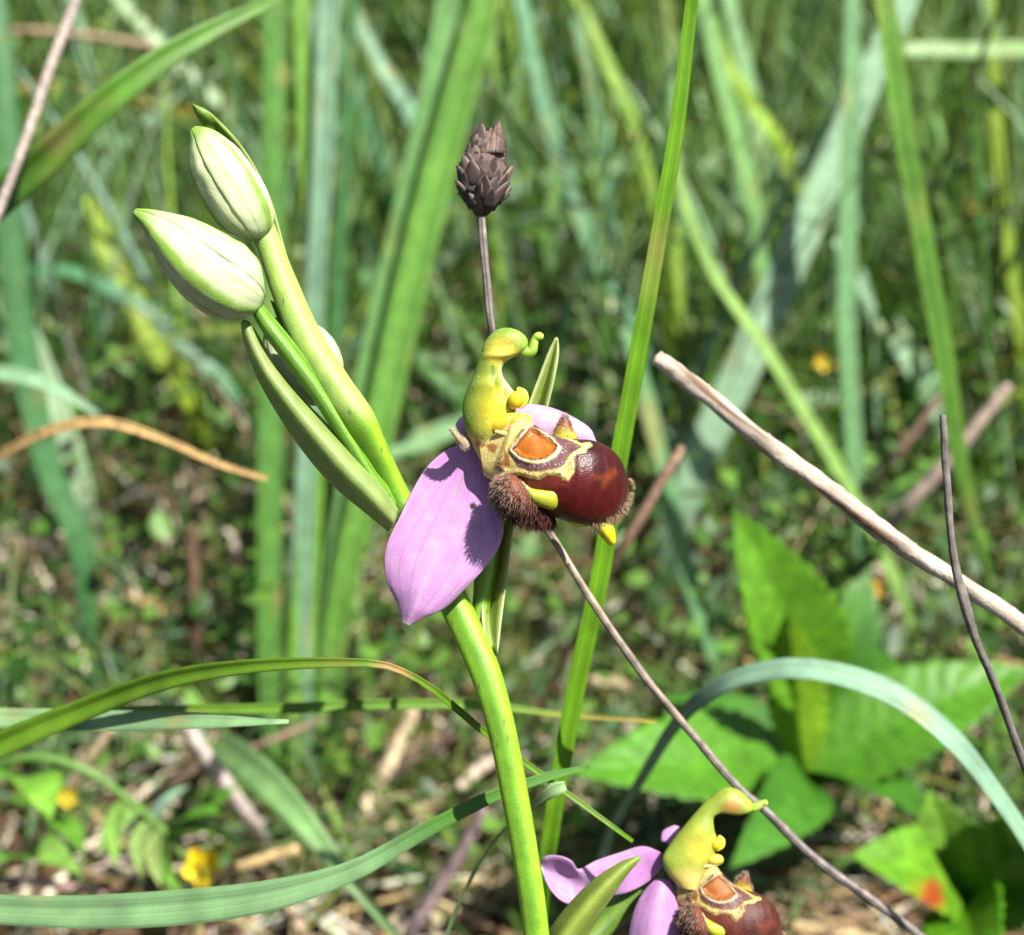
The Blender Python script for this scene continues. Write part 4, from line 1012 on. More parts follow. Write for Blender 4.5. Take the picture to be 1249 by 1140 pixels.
blade('thin pale blade sloping through the shade above the far yellow flower', [(900, 190, 420), (1000, 180, 420), (1100, 172, 422), (1190, 160, 428), (1260, 170, 440), (1300, 260, 'G')], [6, 10, 13, 13, 12, 8], C(150, 180, 110), roll=.2)
blade('shaded blue-green blade in the corner above the far edge straws', [(1190, -40, 340), (1215, 40, 343), (1245, 130, 352), (1290, 260, 'G')], [20, 26, 26, 16], C(110, 160, 130), roll=.2)

# -- dry stick, wiry stems, straws
st_ = stalk('weathered pale dry stick with peeling bark and a broken end, slanting down', [(801, 436, 133), (830, 457, 133), (880, 497, 132), (940, 545, 131), (1010, 597, 130), (1060, 636, 129), (1120, 678, 128), (1180, 716, 127), (1249, 762, 126), (1400, 870, 126)],
            [19, 22, 21, 23, 22, 24, 22, 21, 22, 22], C(206, 192, 172), name='dry_stick', cat='stick', mat=M_BARK, k=18, n=300, rough=.05, streak=.9, knots=.09)
stalk('dark wiry stem crossing in front of the dry stick', [(1150, 506, 119), (1153, 560, 119), (1158, 630, 119), (1165, 690, 119), (1176, 735, 119), (1190, 780, 119), (1212, 830, 119), (1232, 885, 120), (1252, 940, 121), (1310, 1130, 126)],
      [8, 9, 9, 10, 13, 10, 10, 10, 10, 10], C(124, 116, 110), name='wiry_stem', cat='stem', n=160, rough=.05, knots=.1)
stalk('broken pinkish dry straw leaning beneath the bee-like lip', [(832, 545, 190), (815, 572, 190), (790, 615, 192), (760, 665, 195), (735, 710, 200), (690, 800, 222), (640, 900, 'G')], [10, 13, 14, 12, 10, 9, 8], C(176, 140, 116))
stalk('bleached straw lying below the tuft, broken at the end', [(222, 872, 235), (240, 905, 238), (270, 950, 244), (300, 992, 252), (325, 1030, 'G')], [17, 19, 20, 20, 18], C(232, 216, 204), k=12)
stalk('tan straw leaning over the small yellow flower', [(138, 885, 225), (110, 925, 228), (70, 980, 234), (40, 1025, 242), (-20, 1080, 'G')], [11, 13, 14, 13, 12], C(214, 190, 150))
stalk('thin dark twig lying across the foot of the tuft', [(605, 865, 300), (540, 905, 296), (480, 938, 292), (410, 965, 288), (350, 1000, 284), (300, 1030, 'G')], [11, 18, 20, 20, 19, 16], C(96, 76, 70), name='twig', cat='twig', mat=M_BARK)
stalk('grey stalk rising from the bottom edge left of the orchid stem', [(590, 985, 215), (572, 1020, 217), (540, 1075, 220), (500, 1140, 224), (470, 1200, 'G')], [13, 15, 17, 17, 16], C(160, 138, 136))
stalk('tan straw pointing at the small yellow flower beside it', [(362, 1035, 225), (330, 1045, 226), (290, 1058, 228), (240, 1078, 232), (225, 1110, 'G')], [12, 14, 14, 13, 11], C(214, 184, 130))
stalk('pale cream straws bundle-thick stalk between twig and orchid stem', [(505, 865, 292), (490, 900, 292), (465, 950, 290), (440, 1000, 287), (425, 1050, 'G')], [14, 17, 19, 18, 15], C(214, 194, 158))
stalk('thin brown straw crossing behind the bleached broken straw', [(400, 875, 260), (350, 895, 260), (280, 922, 262), (220, 948, 266), (160, 990, 'G')], [6, 8, 9, 9, 8], C(160, 134, 112))
stalk('greyish straw slanting behind the dark wiry stem', [(1230, 470, 290), (1190, 520, 292), (1140, 580, 296), (1095, 630, 302), (1050, 700, 'G')], [12, 15, 17, 17, 14], C(190, 168, 150))
stalk('thin brown straw behind the pale wide blade', [(1150, 480, 310), (1120, 520, 312), (1085, 565, 318), (1040, 640, 'G')], [9, 10, 11, 9], C(166, 138, 118))
stalk('purple-brown straw lying low at the bottom corner', [(130, 1092, 245), (80, 1080, 244), (20, 1074, 244), (-60, 1090, 'G')], [8, 10, 11, 10], C(170, 140, 132))
stalk('dead upright brown stem left of the tall tuft', [(235, 640, 300), (236, 700, 302), (237, 780, 308), (238, 860, 'G')], [12, 15, 16, 14], C(112, 88, 66), mat=M_BARK)
for i, (a, b, c_) in enumerate([((150, 585), (240, 660), BONE), ((262, 640), (306, 698), BONE), ((175, 730), (215, 770), C(214, 170, 110)), ((880, 745), (935, 795), C(206, 214, 140)), ((560, 960), (640, 905), C(210, 190, 170)), ((720, 830), (800, 850), C(196, 176, 140)), ((680, 210), (745, 300), C(170, 130, 100)), ((560, 330), (640, 345), C(180, 150, 120))]):
    za = ground_depth(a[1], 14); zb = ground_depth(b[1], 5)
    stalk(['pale bleached straw lying behind the dead upright stem', 'short bone-white straw beside the tall tuft foot', 'orange-tan dead straw low in the shade by the dead stem', 'pale green fallen stem left of the upright toothed leaf',
           'pale straw lying on the litter just left of the orchid stem', 'tan straw on the litter right of the tall bright blade', 'brown straw in the shade behind the curved blue-green blade', 'brown straw deep behind the seed head stalk'][i],
          [(a[0], a[1], za), ((a[0] * .6 + b[0] * .4), (a[1] * .6 + b[1] * .4) - 5, za * .6 + zb * .4), (b[0], b[1], 'G')], [12, 15, 12], c_)

# ------------------------------------------------------------------ dry seed head on its long stalk
SH = thing('seed_head', 'dry dark brown seed head with overlapping scales on a long thin stalk behind the orchid', 'seed head', [60, 160, -6])
Zs = 120.0
hp = [(587, 262, Zs, 10), (589, 290, Zs, 10), (593, 335, Zs, 10), (600, 405, Zs, 10), (612, 480, Zs + 6, 10), (636, 570, Zs + 8, 10), (660, 632, Zs + 4, 9.5), (676, 658, Zs + 2, 9), (720, 730, Zs + 3, 9.5), (790, 830, Zs + 6, 10), (850, 902, Zs + 9, 10), (905, 965, Zs + 11, 10.5),
      (935, 990, Zs + 12, 11), (990, 1044, Zs + 14, 11.5), (1060, 1095, Zs + 16, 11), (1120, 1140, Zs + 18, 11), (1240, 1240, Zs + 24, 11)]
P = np.array([W(a, b, c) for a, b, c, r in hp]); Rr = np.array([r * c / F / 2 for a, b, c, r in hp])
e = P[-1] + np.array([16, 4, 0]); e[2] = gz(e[0], e[1]) - 4
P = np.concatenate([P, [P[-1] * .4 + e * .6 + np.array([0, 0, 8]), e]]); Rr = np.concatenate([Rr, [.5, .6]])
SH.location = Vector(e * MM)
V, Fq, U, A = tube_geo(P, Rr, 260, 12, bumps=lambda u, t: 1 + .10 * np.cos(5 * t) + .05 * np.sin(150 * u + 2 * t))
c = mix(np.tile(C(172, 162, 154), (len(V), 1)), np.tile(C(80, 72, 68), (len(V), 1)), .5 + .5 * np.cos(5 * A + .4)) * (1 + .2 * wob(V, 1.5, 4))[:, None]
px, py, z = project(V)
c = mix(c, np.tile(C(196, 176, 150), (len(V), 1)), sstep(640, 660, py) * sstep(980, 860, py) * (.4 + .4 * wob(V, .4, 9)))
mesh_obj('stalk', V, Fq, M_DRY, SH, c, np.stack([A / 6.28, U * 20], 1))
top, bot = W(593, 164, Zs), W(587, 262, Zs)
ax = nrm(top - bot); Ls = np.linalg.norm(top - bot)
s1 = nrm(np.cross(ax, BACK)); s2 = np.cross(s1, ax)
prof = lambda t: np.interp(t, [0, .06, .2, .4, .6, .8, 1.0], np.array([6, 16, 27, 32, 31, 24, 11])) * Zs / F
tt = np.linspace(0, 1, 9)
tube('core', [bot + ax * Ls * t for t in tt], [float(prof(t)) * .86 for t in tt], M_SCALE, SH, C(70, 54, 46), 26, 20)
# one scale mesh shared by all scales: pointed, keeled, thick
n, m = 9, 7
u, v = np.meshgrid(np.linspace(0, 1, n), np.linspace(-1, 1, m), indexing='ij')
wv = np.where(u < .5, .62 + .38 * np.sin(u * math.pi), 1) * np.where(u > .5, np.clip((1 - u) / .5, 0, 1) ** .75, 1)
X = v * wv; Y = u; Zz = .10 * (1 - v ** 2) - .10 * np.abs(v) ** 2 + .06 * u ** 3
G = np.stack([X, Y, Zz], -1).reshape(-1, 3)
Vs = np.concatenate([G, G - np.array([0, 0, .07])]) ; f = grid_faces(n, m); q = n * m
Fs = [tuple(x) for x in f] + [tuple(x[::-1] + q) for x in f]
ring = list(range(m)) + [i * m + m - 1 for i in range(1, n)] + [(n - 1) * m + j for j in range(m - 2, -1, -1)] + [i * m for i in range(n - 2, 0, -1)]
for i in range(len(ring)):
    a, b = ring[i], ring[(i + 1) % len(ring)]; Fs.append((b, a, a + q, b + q))
scale_meshes = []
for k, base_c in enumerate((C(104, 88, 80), C(86, 70, 64), C(126, 108, 98), C(70, 56, 52))):
    cs = np.tile(base_c, (len(Vs), 1)); uu = np.tile(u.ravel(), 2); vv = np.tile(v.ravel(), 2)
    cs = mix(cs, np.tile(C(196, 176, 158), (len(cs), 1)), .5 * sstep(.75, 1, np.abs(vv)) * sstep(.3, .8, uu))
    cs = mix(cs, np.tile(C(46, 34, 30), (len(cs), 1)), .8 * sstep(.35, 0, uu))
    o = mesh_obj('scale', Vs / MM * 1.0, Fs, M_SCALE, None, cs, np.stack([vv, uu], 1))
    scale_meshes.append(o.data); bpy.data.objects.remove(o)
rows = 11
for r_ in range(rows):
    t = .0 + .80 * r_ / (rows - 1)
    cnt = 11 if 1 < r_ < 9 else 8
    for j in range(cnt):
        an = 2 * math.pi * (j + .5 * (r_ % 2)) / cnt + rng.normal() * .12
        rad = float(prof(t)) * .9
        t2 = min(t + .24, 1.0)
        pos = bot + ax * Ls * t + (s1 * math.cos(an) + s2 * math.sin(an)) * rad
        tip = bot + ax * Ls * (t + .24) + (s1 * math.cos(an) + s2 * math.sin(an)) * (float(prof(t2)) * (.88 + .24 * rng.random() ** 2) + .03)
        yv = nrm(tip - pos); out = s1 * math.cos(an) + s2 * math.sin(an)
        xv = nrm(np.cross(yv, out)); zv = np.cross(xv, yv)
        ln = np.linalg.norm(tip - pos) * (.85 + .6 * rng.random()); wd2 = 2 * math.pi * max(rad, .8) / cnt * .78
        o = bpy.data.objects.new('scale', scale_meshes[int(rng.integers(4))]); COL.objects.link(o); o.parent = SH
        M = Matrix(((xv[0] * wd2, yv[0] * ln, zv[0] * 1.2, 0), (xv[1] * wd2, yv[1] * ln, zv[1] * 1.2, 0), (xv[2] * wd2, yv[2] * ln, zv[2] * 1.2, 0), (0, 0, 0, 1000))) * MM
        M[3][3] = 1
        lp = (pos - e) * MM
        for i in range(3): M[i][3] = lp[i]
        o.matrix_local = M
# ragged bracts at the mouth
for (dx, hh, lean, c_) in ((-14, 18, .25, C(112, 88, 76)), (-8, 26, .25, C(96, 76, 66)), (-2, 30, .2, C(120, 98, 86)), (5, 36, .22, C(128, 104, 92)), (10, 39, .1, C(110, 88, 80)), (14, 30, .0, C(90, 70, 62)), (1, 32, .3, C(100, 80, 70))):
    x0, y0 = 596 + dx, 186
    sheet('tip_bract', [[W(x0 - 8, y0, Zs - 1.2), W(x0, y0, Zs - 1.9), W(x0 + 8, y0, Zs - 1.1)],
                        [W(x0 - 7 + lean * 10, y0 - hh * .5, Zs - .8), W(x0 + lean * 10, y0 - hh * .5, Zs - 1.3), W(x0 + 7 + lean * 10, y0 - hh * .5, Zs - .7)],
                        [W(x0 - .5 + lean * 24, y0 - hh, Zs - .4), W(x0 + lean * 24, y0 - hh - 1, Zs - .4), W(x0 + .8 + lean * 24, y0 - hh, Zs - .4)]], M_SCALE, SH, c_, 12, 8, .12)

# ------------------------------------------------------------------ broad toothed leaves
def leaf_geo(base, tip, side_hint, width, fold=.35, droop=.12, teeth=13, tooth=.10, n=72, m=19, shape=1.0, wav=.5, seed=0):
    """pointed leaf: base, tip, half width in mm; side_hint = roughly the right-hand side; fold lifts the margins"""
    t = np.linspace(0, 1, n)
    L = np.linalg.norm(tip - base); ax = (tip - base) / L
    sd = side_hint - ax * (side_hint @ ax); sd = sd / np.linalg.norm(sd)
    up = np.cross(sd, ax)
    if up[2] < 0: up = -up
    mid = base[None] + ax * (t * L)[:, None] + up[None] * (L * droop * (np.sin(t * math.pi) ))[:, None]
    wv = width * np.clip(np.sin(math.pi * np.clip(t, 0, 1) ** (.72 * shape)) ** .82, 0.02, 1)
    s = np.linspace(-1, 1, m)
    tri = np.abs((t * teeth) % 1.0)
    th = 1 + tooth * (tri - .5)
    edge = 1 + (th - 1)[:, None] * (np.abs(s) ** 6)[None]
    vein = np.sin((t[:, None] * teeth * .8 - np.abs(s)[None] * 1.6 + .18 * np.sin(t * 23 + seed)[:, None] + np.where(s > 0, .4, 0)[None]) * 2 * math.pi)
    h = fold * np.abs(s)[None] * wv[:, None] + .06 * wav * width * .35 * vein * np.minimum(np.abs(s) * 3, 1)[None] + .03 * width * np.sin(5 * t + seed)[:, None] * s[None]
    G = mid[:, None] + sd * (s[None] * wv[:, None] * edge)[..., None] + ax * (-.10 * width * np.abs(s) ** 1.5)[None, :, None] * 1.0 + up * h[..., None]
    N = nrm(np.cross(np.gradient(G, axis=0), np.gradient(G, axis=1)))
    A, B = G.reshape(-1, 3), (G - N * .12).reshape(-1, 3)
    f = grid_faces(n, m); q = n * m
    Fq = [tuple(x) for x in f] + [tuple(x[::-1] + q) for x in f]
    ring = list(range(m)) + [i * m + m - 1 for i in range(1, n)] + [(n - 1) * m + j for j in range(m - 2, -1, -1)] + [i * m for i in range(n - 2, 0, -1)]
    for i in range(len(ring)):
        a, b = ring[i], ring[(i + 1) % len(ring)]; Fq.append((b, a, a + q, b + q))
    uu, ss = np.meshgrid(t, s, indexing='ij')
    ve = np.tile(np.exp(-(vein.ravel() - 1) ** 2 / .05) * .35 + np.exp(-(ss.ravel() / .05) ** 2) * .6, 2)
    return np.concatenate([A, B]), Fq, np.tile(uu.ravel(), 2), np.tile(ss.ravel(), 2), ve

def broad_leaf(name, parent, b, t, s, width_px, colr, fold=.3, droop=.1, blotch=None, teeth=13, tooth=.14, seed=0, mat=None, shape=1.0, wav=.45):
    B, T, S_ = W(*b), W(*t), W(*s)
    wmm = width_px * (b[2] + t[2]) / 2 / F / 2
    V, Fq, U, S2, ve = leaf_geo(B, T, S_ - (B + T) / 2, wmm, fold, droop, teeth, tooth, seed=seed, shape=shape, wav=wav)
    c = np.tile(colr, (len(V), 1)) * (1 + .18 * wob(V, .25, seed) + .14 * wob(V, .9, seed + 1))[:, None]
    c = mix(c, np.tile(colr * 1.5 + C(30, 30, 0), (len(V), 1)), np.clip(ve, 0, 1) * .35)
    if blotch is not None:
        px, py, z = project(V)
        for (bx, by, br, bc) in blotch:
            c = mix(c, np.tile(bc, (len(V), 1)), sstep(br, br * .3, np.hypot(px - bx, (py - by) * .7) + 5 * wob(V, .6, 3)))
    return mesh_obj(name, V, Fq, mat or M_LEAF, parent, c, np.stack([S2, U], 1))

g0 = W(985, 985, ground_depth(985, -4)); g0[2] = gz(g0[0], g0[1]) - 3
bp_ = thing('leafy_plant', 'bright green low plant with broad toothed sunlit leaves beneath the arching pale blade', 'plant', g0)
tube('stem', [g0, W(984, 965, 272), W(983, 945, 250)], [1.1, .9, .7], M_BRACT, bp_, C(120, 130, 60), 20, 10)
LG = C(96, 160, 40); LG2 = C(78, 140, 38); LG3 = C(110, 172, 40)
for i, a in enumerate([
    ((1000, 860, 246), (893, 618, 228), (1100, 700, 244), 128, LG3, .3, .06),
    ((983, 940, 246), (960, 745, 226), (1015, 850, 236), 74, C(136, 186, 40), .45, .05),
    ((984, 944, 255), (800, 850, 262), (860, 930, 250), 96, LG2, .3, .1), ((984, 944, 255), (1150, 1010, 232), (1060, 1030, 226), 88, LG2, .3, .1), ((986, 940, 262), (1200, 905, 262), (1110, 960, 244), 90, LG2, .3, .1), ((990, 900, 262), (1060, 690, 262), (1090, 800, 262), 86, LG2, .3, .1),
    ((982, 945, 250), (694, 945, 226), (850, 1030, 226), 150, LG, .22, .06),
    ((985, 942, 250), (1262, 812, 250), (1140, 980, 240), 130, LG, .25, .06),
    ((985, 942, 252), (1060, 780, 300), (1130, 880, 276), 130, LG2, .3, .1),
    ((984, 946, 250), (890, 1060, 214), (990, 1075, 226), 90, LG2, .3, .1)]):
    broad_leaf('leaf', bp_, *a, seed=60 + i)
g1 = W(1190, 1120, ground_depth(1120, -4)); g1[2] = gz(g1[0], g1[1]) - 3
bp2 = thing('leafy_plant', 'toothed-leaf plant in the corner with an orange-red blotch on one leaf', 'plant', g1)
tube('stem', [g1, W(1185, 1110, 240), W(1180, 1095, 226)], [1.0, .8, .6], M_BRACT, bp2, C(120, 130, 60), 20, 10)
for i, a in enumerate([
    ((1182, 1098, 226), (1036, 1042, 214), (1085, 1150, 208), 124, C(116, 176, 40), .28, .08, [(1125, 1112, 34, C(190, 186, 40)), (1136, 1092, 20, C(190, 90, 44))]),
    ((1182, 1098, 226), (1132, 960, 222), (1245, 1040, 222), 116, C(130, 182, 60), .3, .06, None),
    ((1184, 1098, 226), (1300, 985, 206), (1310, 1110, 210), 130, C(92, 152, 36), .3, .08, None),
    ((1184, 1100, 224), (1215, 1230, 192), (1290, 1160, 196), 110, C(110, 180, 30), .3, .1, None)]):
    broad_leaf('leaf', bp2, *a[:7], blotch=a[7], seed=80 + i)

# ------------------------------------------------------------------ small yellow-flowered plant
def little_flower(parent, px, py, z, r, colr=C(255, 226, 6, .75)):
    e = part_empty('flower', parent)
    for k in range(5):
        an = k * 1.2566 + .4
        dx, dy = math.cos(an), math.sin(an)
        rows = [[W(px - dy * r * .12, py + dx * r * .12, z), W(px, py, z - .1), W(px + dy * r * .12, py - dx * r * .12, z)],
                [W(px + dx * r * .55 - dy * r * .45, py + dy * r * .55 + dx * r * .45, z - .5), W(px + dx * r * .6, py + dy * r * .6, z + .2), W(px + dx * r * .55 + dy * r * .45, py + dy * r * .55 - dx * r * .45, z - .5)],
                [W(px + dx * r * .95 - dy * r * .22, py + dy * r * .95 + dx * r * .22, z - 1.0), W(px + dx * r * 1.05, py + dy * r * 1.05, z - .8), W(px + dx * r * .95 + dy * r * .22, py + dy * r * .95 - dx * r * .22, z - 1.0)]]
        sheet('petal', rows, M_YELLOW, e, colr * (.9 + .2 * rng.random()), 12, 9, .15)
    tube('calyx', [W(px, py + r * .9, z + 1.2), W(px, py + r * .4, z + .6), W(px, py, z)], [.3, .8, .5], M_BRACT, e, C(150, 180, 70), 10, 10)

g2 = W(30, 1100, ground_depth(1100, -4)); g2[2] = gz(g2[0], g2[1]) - 3
yp = thing('yellow_flowered_plant', 'sprawling green plant with small leaflets and bright yellow flowers by the low blue-green blade', 'plant', g2)
tube('stem', [g2, W(-40, 1020, 250), W(-20, 950, 232), (W(20, 926, 226)), W(60, 925, 224), W(110, 942, 224), W(160, 978, 226), W(195, 1008, 228), W(225, 1045, 230), W(246, 1062, 230)], [.8, .8, .8, .75, .7, .7, .65, .6, .45, .3], M_BRACT, yp, C(130, 176, 84), 60, 10)
little_flower(yp, 247, 1058, 229, 25)
little_flower(yp, 82, 973, 226, 13, C(240, 214, 40))
tube('side_stem', [W(60, 925, 224), W(72, 945, 226), W(82, 968, 227)], [.5, .45, .3], M_BRACT, yp, C(140, 180, 90), 14, 8)
for i, (b, t, s, wpx, c_) in enumerate([
    ((205, 1020, 229), (290, 990, 222), (250, 1030, 215), 30, C(120, 186, 60)), ((205, 1024, 229), (300, 1032, 224), (250, 1050, 216), 30, C(150, 206, 70)),
    ((200, 1020, 229), (222, 1092, 220), (240, 1050, 220), 26, C(140, 196, 80)), ((185, 1005, 228), (232, 958, 232), (230, 990, 226), 22, C(160, 200, 170)),
    ((180, 1000, 228), (172, 1070, 218), (200, 1040, 220), 26, C(176, 210, 120)), ((165, 985, 227), (120, 1040, 218), (160, 1030, 220), 30, C(160, 206, 110)),
    ((150, 975, 226), (142, 1060, 216), (170, 1030, 218), 28, C(150, 196, 90)), ((195, 1010, 228), (196, 1082, 218), (215, 1050, 220), 24, C(190, 216, 130)),
    ((30, 950, 226), (62, 1000, 210), (0, 990, 212), 60, C(140, 200, 70)), ((10, 940, 228), (-60, 1000, 214), (-10, 1010, 210), 60, C(130, 196, 70)),
    ((20, 1050, 232), (98, 1066, 214), (50, 1090, 212), 50, C(150, 200, 90)), ((20, 1046, 232), (-40, 1076, 214), (0, 1090, 212), 46, C(130, 190, 80)),
    ((55, 1000, 235), (100, 1040, 224), (60, 1040, 222), 40, C(120, 180, 60)), ((250, 1000, 245), (290, 960, 240), (300, 990, 236), 30, C(110, 170, 60))]):
    broad_leaf('leaflet', yp, b, t, s, wpx, c_, .25, .12, teeth=9, tooth=.05, seed=100 + i, wav=.3)
for (px, py, r, lab, cl) in ((1007, 440, 13, 'small yellow flower far back beside the broad diagonal sash', C(246, 206, 10)), (1064, 718, 15, 'ochre-yellow small flower beneath the dry stick', C(226, 180, 60)), (1190, 250, 12, 'faded yellow flower in the far shade beyond the folded blade', C(216, 190, 80))):
    zd = ground_depth(py, 45)
    gb = W(px, py, zd); gb = np.array([gb[0] + 4, gb[1] + 4, gz(gb[0] + 4, gb[1] + 4) - 3])
    t_ = thing('wild_flower', lab, 'flower', gb)
    little_flower(t_, px, py, zd, r, cl)
    hd = W(px, py + r * .9, zd + 1.2)
    tube('stem', [gb, (gb + hd) / 2 + np.array([2, 0, 2]), hd], [.6, .5, .4], M_BRACT, t_, C(120, 160, 70), 14, 8)
    for q in range(4):
        p0 = gb * (.8 - .15 * q) + hd * (.2 + .15 * q); an = q * 2.1
        tp = p0 + np.array([math.cos(an) * 9, math.sin(an) * 9, 5])
        V, Fq, U, S2, ve = leaf_geo(p0, tp, np.array([-math.sin(an), math.cos(an), 0]), 2.2, .2, .15, 7, .04, 24, 9)
        mesh_obj('leaf', V, Fq, M_LEAF, t_, C(120, 176, 50))

# ------------------------------------------------------------------ what nobody could count: sward, litter, ground cover
def sward(name, n, sample, h, w, bend, palette, mat, label, cat, seed, flat=0.0, st=7):
    r = np.random.default_rng(seed)
    xy = sample(r, n); n = len(xy)
    z0 = ground_h(xy[:, 0], xy[:, 1]) - 2
    dist = xy[:, 1]
    hh = h(r, n, dist); ww = w(r, n) ; az = r.uniform(0, 2 * math.pi, n); bd = bend(r, n)
    lean = np.stack([np.cos(az), np.sin(az)], 1)
    t = np.linspace(0, 1, st)
    cz = hh[:, None] * (t[None] - .45 * np.minimum(bd, 1.6)[:, None] * t[None] ** 2.2) * (1 - flat) + flat * r.uniform(1, 9, n)[:, None] * np.sin(t * 3.0)[None]
    hor = hh[:, None] * (bd[:, None] * .75 * t[None] ** 1.8 + (.12 + flat) * t[None])
    kx = r.normal(0, .06, n)
    ctr = np.stack([xy[:, :1] + lean[:, :1] * hor - lean[:, 1:] * (hh * kx)[:, None] * t ** 2, xy[:, 1:] + lean[:, 1:] * hor + lean[:, :1] * (hh * kx)[:, None] * t ** 2, z0[:, None] + cz], -1)
    fa = az + math.pi / 2 + r.normal(0, .7, n)
    sd = np.stack([np.cos(fa), np.sin(fa), r.normal(0, .15, n)], 1)
    wid = ww[:, None] * np.clip((1 - t) ** .6, .06, 1)[None] * (.75 + .5 * np.sin(np.minimum(t * 2.2, 1.57)))[None] * .8
    dwn = np.array([0, 0, -1.0])
    L = ctr - sd[:, None] * wid[..., None] * .5; Rr = ctr + sd[:, None] * wid[..., None] * .5
    tang = nrm(np.gradient(ctr, axis=1)); nn = nrm(np.cross(tang, np.repeat(sd[:, None], st, 1)))
    Mid = ctr - nn * wid[..., None] * .18
    V = np.stack([L, Mid, Rr], 2).reshape(-1, 3)
    base = np.arange(n)[:, None, None] * (st * 3)
    i = np.arange(st - 1)[None, :, None] * 3
    qd = []
    for j in (0, 1):
        qd.append(np.stack([base + i + j, base + i + j + 1, base + i + j + 4, base + i + j + 3], -1).reshape(-1, 4))
    Fq = np.concatenate(qd)
    pal = np.array(palette); ci = r.integers(0, len(pal), n)
    cb = pal[ci] * r.uniform(.72, 1.25, (n, 1)) * (1 + r.normal(0, .06, (n, 3)))
    dry = np.clip(r.normal(.15, .25, n), 0, .8)
    c = np.repeat(cb[:, None], st, 1)
    tp = (t[None] ** 3 * dry[:, None])[..., None]
    c = c * (1 - tp) + C(196, 172, 100) * tp
    c = np.repeat(c[:, :, None], 3, 2).reshape(-1, 3)
    uv = np.stack([np.tile([0, .5, 1], n * st), np.tile(np.repeat(t, 3), n) + np.repeat(r.uniform(0, 20, n), st * 3)], 1)
    o = mesh_obj(name, V, Fq, mat, None, np.maximum(c, .003), uv)
    return tag(o, label, cat, kind='stuff')

def wedge(y0, y1, spread=.8, extra=90, p=1.0):
    def f(r, n):
        y = y0 + (y1 - y0) * r.random(n) ** p
        x = r.uniform(-1, 1, n) * (y * spread + extra)
        return np.stack([x, y], 1)
    return f
def clumped(y0, y1, nc, sig, **k):
    base = wedge(y0, y1, **k)
    def f(r, n):
        c = base(r, nc)
        return c[r.integers(0, nc, n)] + r.normal(0, sig, (n, 2))
    return f
GP = [C(90, 140, 60), C(112, 156, 72), C(104, 150, 96), C(70, 116, 54), C(136, 168, 70), C(124, 166, 120), C(84, 130, 42)]
GP = [g * .8 for g in GP]
sward('grass', 10800, clumped(340, 1250, 600, 20, p=.8), lambda r, n, d: r.uniform(50, 160, n) * np.clip(d / 520, .7, 1.9), lambda r, n: r.uniform(2.2, 7.5, n), lambda r, n: r.uniform(.1, 1.3, n), GP, M_BLADE,
      'dense green meadow grass filling the background', 'grass', 21)
TP = [C(112, 166, 80), C(136, 186, 110), C(150, 194, 150), C(96, 148, 66), C(156, 192, 80), C(160, 200, 170)]
sward('tall_grass', 480, wedge(430, 1150, p=1.0), lambda r, n, d: r.uniform(110, 260, n) * np.clip(d / 700, .7, 1.5), lambda r, n: r.uniform(3.0, 8.0, n), lambda r, n: r.uniform(.05, 1.1, n), TP, M_BLADE, 'long sunlit grass blades criss-crossing in the blurred background', 'grass', 27, st=12)
sward('slender_grass', 2100, clumped(320, 760, 300, 16, spread=.75), lambda r, n, d: r.uniform(60, 200, n), lambda r, n: r.uniform(1.2, 4.2, n), lambda r, n: r.uniform(.03, .6, n), TP + GP, M_BLADE, 'tangle of slender grass blades rising behind the orchid', 'grass', 28, st=10)
sward('short_grass', 13000, wedge(195, 800, p=1.2), lambda r, n, d: r.uniform(12, 55, n), lambda r, n: r.uniform(.8, 2.8, n), lambda r, n: r.uniform(.2, 1.5, n), GP, M_BLADE, 'short fine green grass low between the taller blades', 'grass', 22)
sward('far_grass', 10000, clumped(1100, 4200, 700, 60, spread=.9, extra=250), lambda r, n, d: r.uniform(150, 420, n), lambda r, n: r.uniform(3, 8, n), lambda r, n: r.uniform(.1, 1.2, n), GP, M_BLADE, 'taller grass closing the view far behind', 'grass', 23)
sward('near_grass', 1500, lambda r, n: np.stack([r.uniform(-420, 420, n), r.uniform(-350, 210, n)], 1), lambda r, n, d: r.uniform(12, 50, n), lambda r, n: r.uniform(1, 3, n), lambda r, n: r.uniform(.3, 1.5, n), GP, M_BLADE, 'low grass around the foot of the orchid', 'grass', 24)
DP = [C(214, 194, 156), C(176, 146, 108), C(140, 108, 78), C(230, 216, 190), C(110, 86, 66), C(200, 172, 122), C(236, 226, 206)]
DP = [d * .82 for d in DP]
sward('dry_straw', 8000, wedge(170, 680, p=1.1), lambda r, n, d: r.uniform(14, 95, n), lambda r, n: r.uniform(.5, 3.2, n), lambda r, n: r.uniform(.0, .6, n), DP, M_DRY, 'pale dry straw and litter strewn over the ground', 'litter', 25, flat=.93)
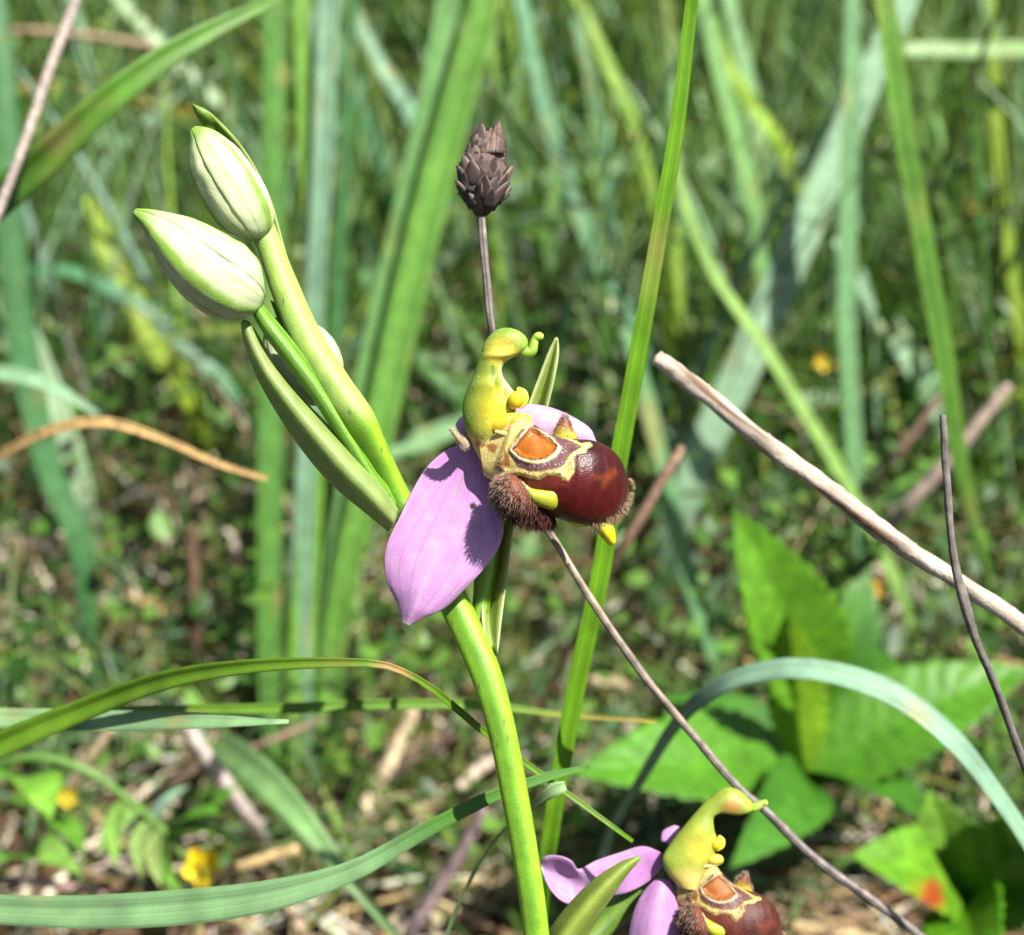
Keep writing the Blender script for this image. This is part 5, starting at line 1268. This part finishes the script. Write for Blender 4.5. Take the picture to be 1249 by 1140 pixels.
sward('standing_straw', 1500, wedge(300, 900), lambda r, n, d: r.uniform(30, 90, n), lambda r, n: r.uniform(.7, 2.0, n), lambda r, n: r.uniform(.2, 1.4, n), DP, M_DRY, 'thin dead straws standing among the green grass', 'litter', 26)

def cover(name, n, sample, size, hmax, palette, mat, label, cat, seed, flat=.5):
    r = np.random.default_rng(seed)
    xy = sample(r, n); n = len(xy)
    z = ground_h(xy[:, 0], xy[:, 1]) + r.uniform(0, 1, n) ** 1.4 * hmax
    az = r.uniform(0, 6.283, n); s = size(r, n)
    a = np.stack([np.cos(az), np.sin(az), r.normal(0, flat, n)], 1); a = nrm(a)
    b = nrm(np.cross(a, np.stack([r.normal(0, flat, n), r.normal(0, flat, n), np.ones(n)], 1))); c_ = np.cross(a, b)
    prof = [(-.5, 0, 0), (-.2, .30, .10), (.15, .34, .10), (.5, 0, -.06), (.15, -.34, .10), (-.2, -.30, .10), (0, 0, 0)]
    ctr = np.concatenate([xy, z[:, None]], 1)
    V = np.stack([ctr + (a * p[0] + b * p[1] + c_ * p[2]) * s[:, None] for p in prof], 1)
    tri = np.array([(6, 0, 1), (6, 1, 2), (6, 2, 3), (6, 3, 4), (6, 4, 5), (6, 5, 0)])
    Fq = (tri[None] + (np.arange(n) * 7)[:, None, None]).reshape(-1, 3)
    pal = np.array(palette); cb = pal[r.integers(0, len(pal), n)] * r.uniform(.7, 1.25, (n, 1))
    o = mesh_obj(name, V.reshape(-1, 3), Fq, mat, None, np.repeat(cb, 7, 0), np.tile([[.5, .5]], (n * 7, 1)))
    return tag(o, label, cat, kind='stuff')
cover('ground_cover', 14000, clumped(215, 900, 740, 20, p=1.1), lambda r, n: r.uniform(2, 8, n), 50, [C(104, 150, 56), C(74, 118, 42), C(116, 160, 66), C(60, 98, 40)], M_LEAF, 'small round green leaves of low ground cover', 'ground cover', 31)
cover('leaf_litter', 3800, wedge(170, 650), lambda r, n: r.uniform(3, 11, n), 5, [C(150, 116, 80), C(112, 82, 58), C(186, 154, 116), C(90, 66, 48)], M_DRY, 'brown dead leaf fragments on the soil', 'litter', 32, flat=.35)
